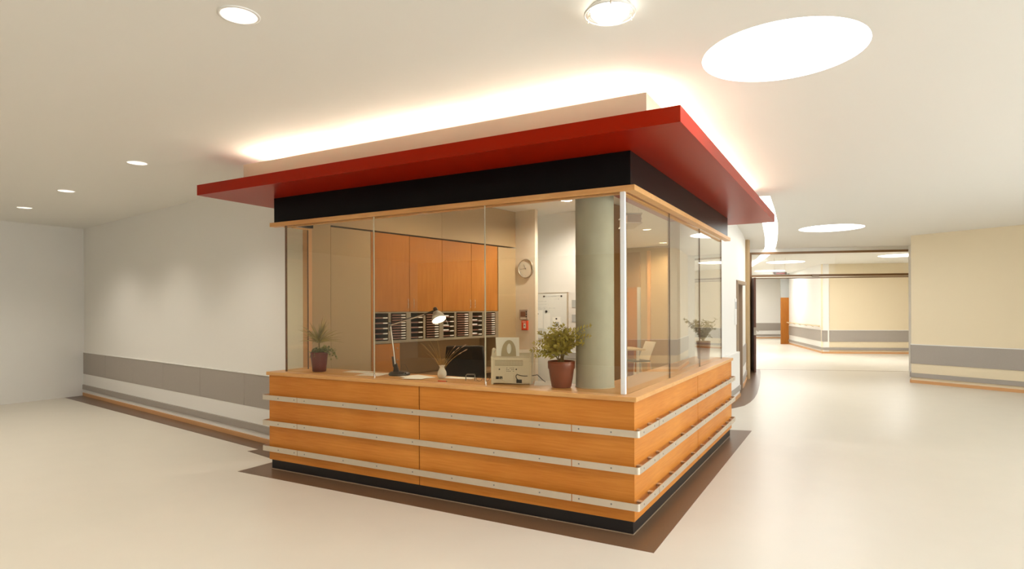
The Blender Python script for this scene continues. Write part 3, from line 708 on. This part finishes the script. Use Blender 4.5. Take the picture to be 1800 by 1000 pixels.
for k in range(34):
    a = rnd.uniform(0,2*PI); rr = rnd.uniform(0.05,0.13); zz = rnd.uniform(0.12,0.26)
    ex = math.cos(a)*rr + (0.06 if rnd.random() < .35 else 0.0)
    c = bez(Vector((math.cos(a)*.03, math.sin(a)*.03, .185)), Vector((ex*.8, math.sin(a)*rr*.7, .27)), Vector((ex, math.sin(a)*rr*.75 , zz)), 8)
    vines.tube(c, 0.0012, 4)
    for i in range(2, 9):
        for q in range(2):
            leaf_quad(bb, c[i], Vector((rnd.uniform(-1,1), rnd.uniform(-1,1), rnd.uniform(-.6,.6))), Vector((rnd.uniform(-.5,.5),-.6,1)), rnd.uniform(.018,.034), rnd.uniform(.013,.022))
vines.build('ivy_vines', 'stem', sp_)
o = bb.build('ivy_leaves', 'ivy', sp_); o['kind'] = 'stuff'
# --- bush at far end
bu = thing('potted_bush', 'small pale leafy bush in a dark red pot, far end of side counter', 'plant', (-0.275,3.60,1.0), RZ)
pot([(0.0,0.0),(0.066,0.0),(0.072,0.006),(0.086,0.21),(0.088,0.225),(0.082,0.225),(0.08,0.20)], bu, 'redpot', 0.081, 0.205)
bb = B(); st = B(); rnd = random.Random(5)
for k in range(30):
    a = rnd.uniform(0,2*PI); rr = rnd.uniform(.04,.24); ey_ = math.sin(a)*rr*.8; ex_ = min(math.cos(a)*rr, (0.13+0.49*ey_)/0.8716)
    c = bez(Vector((0,0,.2)), Vector((ex_*.3,ey_*.3,.36)), Vector((ex_,ey_,rnd.uniform(.28,.50))), 8)
    st.tube(c, 0.0018, 5)
    for i in range(2,9):
        for q in range(4): leaf_quad(bb, c[i], Vector((rnd.uniform(-1,.6),rnd.uniform(-1,1),rnd.uniform(-.5,.7))), Vector((rnd.uniform(-.5,.5),-.7,.7)), rnd.uniform(.025,.045), rnd.uniform(.012,.02))
st.build('stems', 'stem', bu); o = bb.build('foliage', 'bush', bu); o['kind'] = 'stuff'

# --- desk lamp (local x towards the right of the picture)
PXL = 5.80/1071.43
dl_ = thing('desk_lamp', 'lit black desk lamp with steel arms and a pale conical shade on the counter', 'lamp', (*at_z(702,659,1.0).xy, 1.0), RZ)
def L2(x, y, dy=0.0): return Vector(((x-702)*PXL, dy, (661-y)*PXL))
B().lathe([(0.0,0.0),(0.100,0.0),(0.104,0.008),(0.098,0.022),(0.085,0.032),(0.0,0.036)], 36).build('base', 'lampdark', dl_)
bb = B(); bb.add([(-0.055,-0.03,0.030),(0.0,-0.03,0.034),(0.0,0.03,0.034),(-0.055,0.03,0.030),(-0.050,-0.018,0.10),(-0.025,-0.018,0.115),(-0.025,0.018,0.115),(-0.050,0.018,0.10)], [(0,3,2,1),(4,5,6,7),(0,1,5,4),(1,2,6,5),(2,3,7,6),(3,0,4,7)])
bb.build('bracket', 'lampdark', dl_, bevel=0.004)
for k in range(6):
    B().box(0.005+k*0.013, 0.012+k*0.013, -0.094+abs(k-1)*0.006, -0.075, 0.016, 0.032).build('vent_rib', 'black', dl_)
B().tube([L2(706,660)+Vector((0.0,-0.05,0.03)), L2(706,642)+Vector((0,-0.02,0)), L2(713,642)+Vector((0,-0.02,0)), L2(719,652)+Vector((0,-0.03,0))], 0.0016, 6).build('spring_wire', 'lampdark', dl_)
for dy, m in ((-0.012,'lampsteel'),(0.012,'lampdark')):
    B().tube([L2(695,642,dy), L2(687,574,dy)], 0.0058, 8).build('lower_arm', m, dl_)
B().tube([L2(693.5,646), L2(690,628)], [0.017,0.009], 10).build('lower_joint', 'lampdark', dl_)
B().tube([L2(686.5,582), L2(685.5,567)], [0.011,0.013], 10).build('elbow', 'lampdark', dl_)
B().tube([L2(685,571,-0.018), L2(685,571,0.018)], 0.010, 12).build('elbow_bolt', 'screw', dl_)
for dy, m, off in ((-0.008,'lampsteel',0),(0.010,'lampdark',-2)):
    B().tube([L2(687,572+off,dy), L2(747,553+off,dy)], 0.0052, 8).build('upper_arm', m, dl_)
B().tube([L2(745,554), L2(764,547)], [0.008,0.010], 8).build('head_arm', 'lampdark', dl_)
ax = Vector((0.36, -0.40, -0.84)).normalized()
TLp = Matrix.Translation(L2(765.5,541)) @ Vector((0,0,-1)).rotation_difference(ax).to_matrix().to_4x4()
B().lathe([(0.0,0.0),(0.016,-0.002),(0.021,-0.01),(0.023,-0.045),(0.026,-0.052)], 24, T=TLp).build('lamp_socket', 'lampdark', dl_)
B().lathe([(0.024,-0.046),(0.040,-0.062),(0.060,-0.100),(0.070,-0.140),(0.0695,-0.140),(0.059,-0.101),(0.038,-0.065),(0.02,-0.05)], 36, T=TLp).build('lamp_shade', 'shade', dl_)
B().lathe([(0.0,-0.062),(0.020,-0.066),(0.034,-0.088),(0.040,-0.112),(0.030,-0.130),(0.0,-0.138)], 24, T=TLp).build('bulb', 'bulb', dl_)
B().tube([L2(785,561), L2(788,567), L2(788.5,570)], 0.0025, 6).build('shade_grip', 'lampsteel', dl_)

# --- vase with dried stems
PXV = 5.59/1071.43
vs_ = thing('vase', 'small white china vase holding dried grass stems on the counter', 'vase', (*at_z(777,664.5,1.0).xy, 1.0), RZ)
B().lathe([(0.0,0.0),(0.026,0.0),(0.036,0.012),(0.043,0.035),(0.040,0.058),(0.026,0.085),(0.021,0.098),(0.024,0.110),(0.033,0.118),(0.031,0.119),(0.022,0.111),(0.018,0.098),(0.022,0.085),(0.034,0.058),(0.03,0.02),(0.0,0.01)], 32).build('body', 'china', vs_)
bb = B(); tips = B(); rnd = random.Random(21)
tg = [(740,604),(747,613),(753,608),(762,610),(768,598),(756,600),(765,615),(800,611),(806,614),(818,609),(820,617),(810,623),(790,618),(760,625),(797,622),(783,612),(772,612),(750,622)]
for tx, ty in tg:
    e = Vector(((tx-777)*PXV, rnd.uniform(-.06,.06), (667-ty)*PXV)); p0 = Vector((rnd.uniform(-.008,.008), rnd.uniform(-.008,.008), 0.05))
    c = bez(p0, Vector((e.x*0.25, e.y*.3, e.z*0.55+0.03)), e, 10); bb.tube(c, [0.0018]*6+[0.0011]*5, 5)
    if tx > 795: tips.tube([c[-2], c[-1], c[-1]+(c[-1]-c[-2])*0.4], [0.002,0.0055,0.002], 6)
for k in range(60):
    a = rnd.uniform(0,2*PI); p = Vector((math.cos(a)*rnd.uniform(0,.035), math.sin(a)*rnd.uniform(0,.03), rnd.uniform(.118,.17)))
    leaf_quad(bb, p, Vector((math.cos(a),math.sin(a)*.6,rnd.uniform(.2,1))), Vector((0,-1,.6)), rnd.uniform(.015,.03), .005)
o = bb.build('dried_stems', 'dry', vs_); o['kind'] = 'stuff'
tips.build('flower_heads', 'drytip', vs_)

# --- fax machine, its back to the visitor
fx_ = thing('fax_machine', 'beige fax machine with an upright sheet of paper, back towards the glass', 'fax machine', (*at_z(863,675.5,1.0).xy, 1.0), RZ-0.10)
PXF = 5.02/1071.43
Wf = 0.345
bb = B()
prof = [(0.0,0.012),(0.235,0.012),(0.235,0.27),(0.17,0.282),(0.07,0.262),(0.045,0.235),(0.02,0.232),(0.0,0.225)]
n = len(prof)
bb.add([(0.018,y,z) for y,z in prof] + [(Wf-0.018,y,z) for y,z in prof], [tuple(range(n)), tuple(range(2*n-1,n-1,-1))] + [(i,n+i,n+(i+1)%n,(i+1)%n) for i in range(n)])
bb.build('body', 'fax', fx_, bevel=0.004, fixn=True)
for x0 in (0.0, Wf-0.02):
    pr = [(-0.004,0.0),(0.24,0.0),(0.24,0.28),(0.12,0.30),(0.075,0.292),(0.05,0.262),(0.03,0.244),(-0.004,0.236)]; m_ = len(pr)
    b2 = B(); b2.add([(x0,y,z) for y,z in pr] + [(x0+0.02,y,z) for y,z in pr], [tuple(range(m_)), tuple(range(2*m_-1,m_-1,-1))] + [(i,m_+i,m_+(i+1)%m_,(i+1)%m_) for i in range(m_)])
    b2.build('side_cheek', 'fax', fx_, bevel=0.005, fixn=True)
vt = B().box(0.035, 0.27, -0.003, 0.0, 0.158, 0.205).build('vent_panel', 'faxdark', fx_)
for k in range(24): B().box(0.038+k*0.0097, 0.0425+k*0.0097, -0.006, -0.003, 0.161, 0.202).build('vent_slat', 'fax', vt)
for x_ in (0.072, 0.215): B().tube([(x_,0.001,0.128),(x_,-0.003,0.128)], 0.006, 12).build('screw', 'black', fx_)
for r_ in range(3):
    for k in range(5):
        if (r_*5+k) % 4 != 3: B().box(0.130+k*0.014, 0.140+k*0.014, -0.0012, 0.0, 0.110+r_*0.013, 0.114+r_*0.013).build('printed_mark', 'ink', fx_)
B().box(0.115, 0.195, -0.004, 0.0, 0.010, 0.085).build('port_cover', 'fax', fx_, bevel=0.002)
for x_ in (0.042, 0.072): B().box(x_, x_+0.026, -0.003, 0.0, 0.045, 0.068).build('phone_socket', 'black', fx_)
B().box(0.215, 0.262, -0.003, 0.0, 0.012, 0.042).build('power_socket', 'black', fx_)
B().tube(bez(Vector((0.085,-0.004,0.055)), Vector((0.10,-0.04,0.03)), Vector((0.16,-0.03,0.018)), 8) + bez(Vector((0.16,-0.03,0.018)), Vector((0.25,-0.02,0.008)), Vector((0.36,0.03,0.006)), 8)[1:], 0.003, 6).build('cable', 'fax', fx_)
B().tube(bez(Vector((0.24,-0.006,0.03)), Vector((0.20,-0.05,0.07)), Vector((0.225,-0.03,0.09)), 8) + bez(Vector((0.225,-0.03,0.09)), Vector((0.27,-0.01,0.06)), Vector((0.39,0.03,0.08)), 8)[1:] + [Vector((0.43,0.10,0.03)), Vector((0.45,0.16,0.006))], 0.0035, 6).build('power_cable', 'lampdark', fx_)
# paper support arch
arch = []; hole = []
for i in range(21):
    t = PI*i/20; arch.append((0.146+0.064*math.cos(t)*(1.0), 0.225 + 0.145*math.sin(t)**0.8))
bb = B(); n = len(arch); ho = [(0.149+0.020*math.cos(2*PI*i/20 ), 0.298+0.043*math.sin(2*PI*i/20)) for i in range(20)]
pts = [Vector(p) for p in arch] + [Vector(p) for p in ho]
ed = [(i,(i+1)%n) for i in range(n)] + [(n+i, n+(i+1)%20) for i in range(20)]
r_ = geometry.delaunay_2d_cdt(pts, ed, [], 1, 1e-6)
fs = [f for f in r_[2] if ((sum((r_[0][i].x for i in f))/3-0.149)/0.020)**2 + ((sum((r_[0][i].y for i in f))/3-0.298)/0.043)**2 > 1.0]
tl = lambda z: 0.035 + (z-0.225)*0.25
bb.add([(p.x, tl(p.y), p.y) for p in r_[0]], fs); bb.add([(p.x, tl(p.y)+0.004, p.y) for p in r_[0]], [f[::-1] for f in fs])
bb.build('paper_support', 'faxgrey', fx_)
B().add([(0.043,0.045,0.235),(0.237,0.045,0.235),(0.232,0.085,0.392),(0.030,0.085,0.392)], [(0,1,2,3)]).add([(0.043,0.0455,0.235),(0.237,0.0455,0.235),(0.232,0.0855,0.392),(0.030,0.0855,0.392)], [(3,2,1,0)]).build('paper_sheet', 'paper', fx_)

# --- papers and small things
def sheet(cx, cy, rot, lab, w_=0.21, h_=0.297, z=1.0008, n=1, mt='paper', nm='paper_sheet', grp='papers on the counter'):
    bb = B()
    for k in range(n): bb.box(-w_/2+0.004*k, w_/2+0.004*k, -h_/2-0.003*k, h_/2-0.003*k, 0.0012*k, 0.0012*k+0.0010)
    return tag(bb.build(nm, mt, None, (cx,cy,z), rot), lab, 'paper', grp)
sheet(-3.02, 0.40, 0.10, 'sheet of paper lying on the counter right of the spiky plant, farther back', 0.28, 0.16)
sheet(-2.72, 0.28, 0.22, 'sheet of paper on the counter at the first glass joint', 0.25, 0.26)
sheet(-2.19, 0.29, -0.35, 'pile of loose papers beside the desk lamp base', 0.30, 0.22, n=4)
sheet(-2.13, 0.18, 0.25, 'loose paper sheet lying on the pile left of the vase', 0.20, 0.14, z=1.006)
sheet(-1.80, 0.42, 0.15, 'paper sheet behind the white vase', 0.28, 0.12)
sheet(-0.93, 0.42, 0.45, 'folded white sheet lying between fax machine and fern pot', 0.16, 0.30)
pn = thing('pen', 'short red pen lying on the counter edge below the vase', 'pen', (-1.77,0.118,1.005), 0.15)
B().tube([(-0.045,0,0),(0.035,0,0)], 0.0045, 8).build('barrel', 'alarm', pn); B().tube([(0.035,0,0),(0.047,0,0)], [0.004,0.001], 8).build('tip', 'black', pn)
wr = thing('wire_tray', 'small empty wire letter rack beside the second glass joint', 'rack', (-1.60,0.30,1.0), RZ)
for yy in (-0.02, 0.05):
    B().tube([(-0.04,yy,0.003),(-0.04,yy,0.045),(-0.032,yy,0.053),(0.032,yy,0.053),(0.04,yy,0.045),(0.04,yy,0.003)], 0.0022, 6).build('wire_hoop', 'screw', wr)
for xx in (-0.04, 0.04): B().tube([(xx,-0.02,0.003),(xx,0.05,0.003)], 0.0022, 6).build('wire_base', 'screw', wr)
gl = thing('eyeglasses', 'pair of dark rimmed spectacles lying near the second glass joint', 'glasses', (-1.47,0.30,1.0), RZ)
for xx in (-0.03, 0.035):
    B().tube([(xx+0.025*math.cos(2*PI*k/16), 0, 0.024+0.02*math.sin(2*PI*k/16)) for k in range(17)], 0.0018, 5, caps=False).build('rim', 'lampdark', gl)
    B().tube([(xx*1.8,0,0.03),(xx*1.8,0.10,0.015)], 0.0016, 5).build('temple', 'lampdark', gl)

# ------------------------------------------------------------------ furniture in the room
def office_chair(loc, rot, lab):
    t = thing('office_chair', lab, 'chair', loc, rot)
    B().prism([(-.23,-.22),(.23,-.22),(.25,.0),(.22,.24),(-.22,.24),(-.25,.0)], 0.44, 0.52).build('seat', 'black', t, bevel=0.03)
    bb = B(); n = 8
    for i in range(n):
        z0 = 0.62 + i*0.66/n
    bb.add([(-.22,.20,.58),(.22,.20,.58),(.23,.26,.95),(.20,.30,1.24),(-.20,.30,1.24),(-.23,.26,.95),(-.22,.25,.58),(.22,.25,.58),(.23,.31,.95),(.20,.34,1.24),(-.20,.34,1.24),(-.23,.31,.95)],
           [(0,1,2,5),(5,2,3,4),(7,6,11,8),(8,11,10,9),(1,7,8,2),(2,8,9,3),(3,9,10,4),(4,10,11,5),(5,11,6,0),(0,6,7,1)])
    bb.build('backrest', 'black', t, bevel=0.015, fixn=True)
    B().tube([(0,.28,.5),(0,.30,.75)], 0.02, 10).build('back_bar', 'black', t)
    B().tube([(0,0,.08),(0,0,.45)], 0.028, 12).build('gas_column', 'screw', t)
    for k in range(5):
        a = 2*PI*k/5; e = (0.3*math.cos(a), 0.3*math.sin(a))
        l_ = B().tube([(0,0,.10),(e[0],e[1],.07)], [0.022,0.014], 8).build('leg', 'black', t)
        B().tube([(e[0],e[1]-.012,.03),(e[0],e[1]+.012,.03)], 0.03, 12).build('castor', 'black', l_)
    for sx in (-1, 1): B().tube([(sx*.24,.12,.48),(sx*.28,.12,.68),(sx*.28,-.12,.70)], 0.014, 8).build('armrest', 'black', t)
    return t
cc = CAM_LOC + px_ray(821, 620)*6.9
office_chair((cc.x, cc.y, 0), RZ+PI, 'black high-backed office chair at the desk behind the counter')
# visitor chair with mesh back
vc = CAM_LOC + px_ray(1122, 640)*13.8
vct = thing('visitor_chair', 'chrome-legged chair with tall curved pale back and black seat beside the table', 'chair', (vc.x,vc.y,0), RZ+0.35)
B().prism([(-.24,-.22),(.18,-.22),(.18,.22),(-.24,.22)], 0.44, 0.475).build('seat', 'black', vct, bevel=0.01)
bb = B(); vs = []
for i in range(9):
    z = 0.42 + i*0.46/8; x = 0.17 + 0.05*math.sin((i/8-0.35)*2.6)+0.10*(i/8)**2
    vs += [(x,-.21,z),(x,.21,z)]
bb.add(vs, [(2*i,2*i+1,2*i+3,2*i+2) for i in range(8)], True); bb.add([(x+.014,y,z) for x,y,z in vs], [(2*i+2,2*i+3,2*i+1,2*i) for i in range(8)], True)
bb.build('backrest', 'chairback', vct)
for sx in (-.22, .19):
    for sy_ in (-.2, .2): B().tube([(sx,sy_,.45),(sx+(.05 if sx > 0 else -.03),sy_,.0)], 0.011, 8).build('leg', 'chrome', vct)
B().tube([(.19,-.2,.44),(.19,.2,.44)], 0.011, 8).build('crossbar', 'chrome', vct)
tbp = CAM_LOC + px_ray(1096, 612)*13.9
tb = thing('meeting_table', 'light-topped table with white legs beside the visitor chair at the back of the room', 'table', (tbp.x,tbp.y,0), RZ+0.2)
B().box(-.85, .36, -.4, .4, 0.70, 0.735).build('table_top', 'tabletop', tb, bevel=0.004)
for sx in (-.78, .20):
    for sy_ in (-.34, .34): B().box(sx-.025, sx+.025, sy_-.025, sy_+.025, 0, .70).build('leg', 'white', tb)
pdp = CAM_LOC + px_ray(1085, 640)*14.9
pd = thing('drawer_pedestal', 'red-brown drawer pedestal under the back table', 'pedestal', (pdp.x,pdp.y,0), RZ+0.2)
B().box(-.3, .33, -.25, .25, 0.0, 0.66).build('body', 'redbrown', pd)
for k in range(3): 
    d = B().box(-.29, .32, -.268, -.251, 0.03+k*0.21, 0.225+k*0.21).build('drawer', 'redbrown', pd, bevel=0.003)
    B().box(-.06, .06, -.28, -.268, 0.15+k*0.21, 0.16+k*0.21).build('handle', 'chrome', d)

# hanging light box
hp = CAM_LOC + px_ray(1106.5, 389)*8.5
hl = thing('hanging_light', 'suspended rectangular light box with pale rails seen behind the corner post', 'lamp', (hp.x,hp.y,hp.z), RZ)
B().box(-.085, .10, -.30, .30, -.05, .05).build('housing', 'brownwall', hl)
for z in (-.068, .058): B().box(-.10, .115, -.31, .31, z, z+.014).build('rail', 'seal', hl)
for z in (-.06, 0.0, .055): B().tube([(.112,-.29,z),(.112,.29,z)], 0.006, 6).build('side_wire', 'chrome', hl)
for y in (-.2, .2): B().tube([(.085,y,.07),(.085,y,ZC-hp.z-0.001)], 0.0022, 6).build('suspension_wire', 'chrome', hl)

# ------------------------------------------------------------------ wall fittings in the room
def on(T, x, y, z): return T @ Vector((x, y, z))
# clock
ck = thing('wall_clock', 'round wall clock with pale dial on the pier behind the counter', 'clock', on(TS,0.222,-0.001,2.275), UZ)
RX = Matrix.Rotation(PI/2, 4, 'X')
B().lathe([(0.0,0.0),(0.150,0.0),(0.152,0.02),(0.148,0.032),(0.140,0.032),(0.138,0.022)], 48, T=RX).build('case', 'clockrim', ck)
B().disc(0.140, 0.021, 48, T=RX).build('dial', 'clockface', ck)
for k in range(12):
    a = PI/2 - 2*PI*k/12; r0, r1 = (0.112 if k % 3 else 0.105), 0.130
    B().box(r0, r1, -0.0028, 0.0028, 0.0212, 0.0222, T=RX @ Matrix.Rotation(a, 4, 'Z')).build('hour_mark', 'greyprint', ck)
for ang, L, wd, nm in ((PI/2 + math.radians(28), 0.075, 0.0055, 'hour_hand'), (PI + math.radians(5), 0.105, 0.004, 'minute_hand')):
    B().box(-0.018, L, -wd/2, wd/2, 0.0235, 0.025, T=RX @ Matrix.Rotation(ang, 4, 'Z')).build(nm, 'ink', ck)
B().lathe([(0.0,0.027),(0.007,0.027),(0.007,0.022)], 16, T=RX).build('hub', 'ink', ck)
# control panel
cpn = thing('control_panel', 'grey wall control panel with dark display above the red alarm box', 'control panel', on(TS,0.182,-0.001,1.543), UZ)
B().box(-.085, .085, -.03, 0, -.085, .085).build('housing', 'panelgrey', cpn, bevel=0.006)
B().box(-.055, .035, -.033, -.03, -.03, .05).build('display', 'tray', cpn)
for k in range(3): B().tube([(.06,-.029,.045-.038*k),(.06,-.036,.045-.038*k)], 0.011, 12).build('button', 'black', cpn)
for k in range(5): B().box(-.055+.022*k, -.043+.022*k, -.034, -.03, -.064, -.048).build('key', 'label', cpn)
fa = thing('fire_alarm', 'red fire alarm call point with white push plate on the pier', 'alarm', on(TS,0.202,-0.001,1.372), UZ)
B().box(-.06, .06, -.035, 0, -.075, .075).build('housing', 'alarm', fa, bevel=0.006)
B().box(-.015, .033, -.039, -.035, -.045, .035).build('push_plate', 'label', fa, bevel=0.004)
B().tube([(.009,-.038,-.005),(.009,-.043,-.005)], 0.010, 12).build('button', 'ink', fa)
B().box(-.035, .035, -.037, -.035, .050, .060).build('caption_strip', 'label', fa)
# whiteboard
wbd = thing('whiteboard', 'whiteboard with faint handwriting on the wall behind the fern', 'whiteboard', on(TWB,-0.35,-0.001,1.54), UZ)
B().box(0.0, 1.02, -0.018, 0, -0.40, 0.35).build('board', 'board', wbd)
B().box(-0.01, 1.03, -0.022, 0, 0.35, 0.362).build('frame_top', 'alu', wbd); B().box(-0.01, 1.03, -0.022, 0, -0.412, -0.40).build('frame_bottom', 'alu', wbd)
B().box(1.02, 1.035, -0.03, 0, -0.412, 0.362).build('frame_side', 'alu', wbd); B().box(-0.01, 0.0, -0.022, 0, -0.412, 0.362).build('frame_side', 'alu', wbd)
rnd = random.Random(9); ink = B()
for ln in ((0.37,0.60,0.215),(0.38,0.60,0.165),(0.37,0.62,0.115),(0.42,0.56,0.09),(0.74,0.88,0.305),(0.76,0.86,0.25),(0.66,0.76,0.10),(0.36,0.90,0.30)):
    x = ln[0]
    while x < ln[1]:
        w_ = rnd.uniform(.012,.035); h_ = rnd.uniform(.003,.010)
        if ln[2] == 0.30: h_ = 0.002; w_ = 0.06
        ink.box(x, x+w_*0.8, -0.0195, -0.018, ln[2]+rnd.uniform(-.004,.004), ln[2]+h_); x += w_ + rnd.uniform(.0,.012)
o = ink.build('handwriting', 'greyprint', wbd)
for x,z in ((0.56,0.30),(0.91,0.30),(0.605,0.05),(0.43,0.01),(0.81,-0.07)):
    B().tube([(x,-0.018,z),(x,-0.030,z)], 0.014 if z != 0.05 else 0.020, 12).build('magnet', 'black', wbd)
for nm, x0, x1, z0, z1, rr in (('notice',0.40,0.53,-0.23,0.07,0.0),('notice',0.55,0.68,-0.24,0.03,0.0),('notice',0.74,0.90,-0.36,-0.04,-0.06)):
    B().box(-(x1-x0)/2, (x1-x0)/2, -0.0205, -0.019, -(z1-z0)/2, (z1-z0)/2, T=Matrix.Translation(((x0+x1)/2,0,(z0+z1)/2)) @ Matrix.Rotation(rr,4,'Y')).build(nm, 'paper', wbd)
B().box(0.78, 0.86, -0.0215, -0.0205, -0.20, -0.12).build('printed_table', 'greyprint', wbd)
for z, lab in ((1.715,'upper small grey print on the wall right of the whiteboard'), (1.48,'lower small grey print on the wall right of the whiteboard')):
    p_ = on(TWB,0.80,-0.001,z); tag(B().box(-.05, .06, -.006, 0, -.06, .06).build('wall_print', 'greyprint', None, p_, UZ), lab, 'print', 'small prints on the wall')
rs = on(TWB, 0.80, -0.12, 0.0)
sb = thing('sideboard', 'low white sideboard with grey top under the whiteboard', 'sideboard', rs, UZ)
B().box(-.9, .25, -.2, .11, 0, .86).build('body', 'white', sb); B().box(-.05, .26, -.22, .11, .865, .955).build('grey_box', 'greyprint', sb)

# ------------------------------------------------------------------ wall fittings in the lobby
sgx = curveX(7.55)
sg = thing('door_sign', 'slim white door sign on the curved wall beside the doorway', 'sign', (sgx+0.002,7.53,1.57), 0)
B().box(0, 0.016, -.09, .09, -.24, .24).build('plate', 'white', sg, bevel=0.002); B().box(0.016, 0.018, -.07, .07, .05, .18).build('print', 'greyprint', sg)
ex = CAM_LOC + px_ray(1370.5, 480.5)*19
es = thing('exit_sign', 'dark hanging sign with a red face in the corridor beyond the transom', 'sign', (ex.x,ex.y,ex.z), RZ)
B().box(-.205, .205, -.03, .03, -.035, .04).build('housing', 'exit', es); B().box(-.12, .14, -.034, -.03, -.022, .020).build('face', 'exitred', es)
for x in (-.17,.17): B().tube([(x,0,.04),(x,0,ZC-ex.z-.001)], 0.006, 6).build('suspension_rod', 'alu', es)
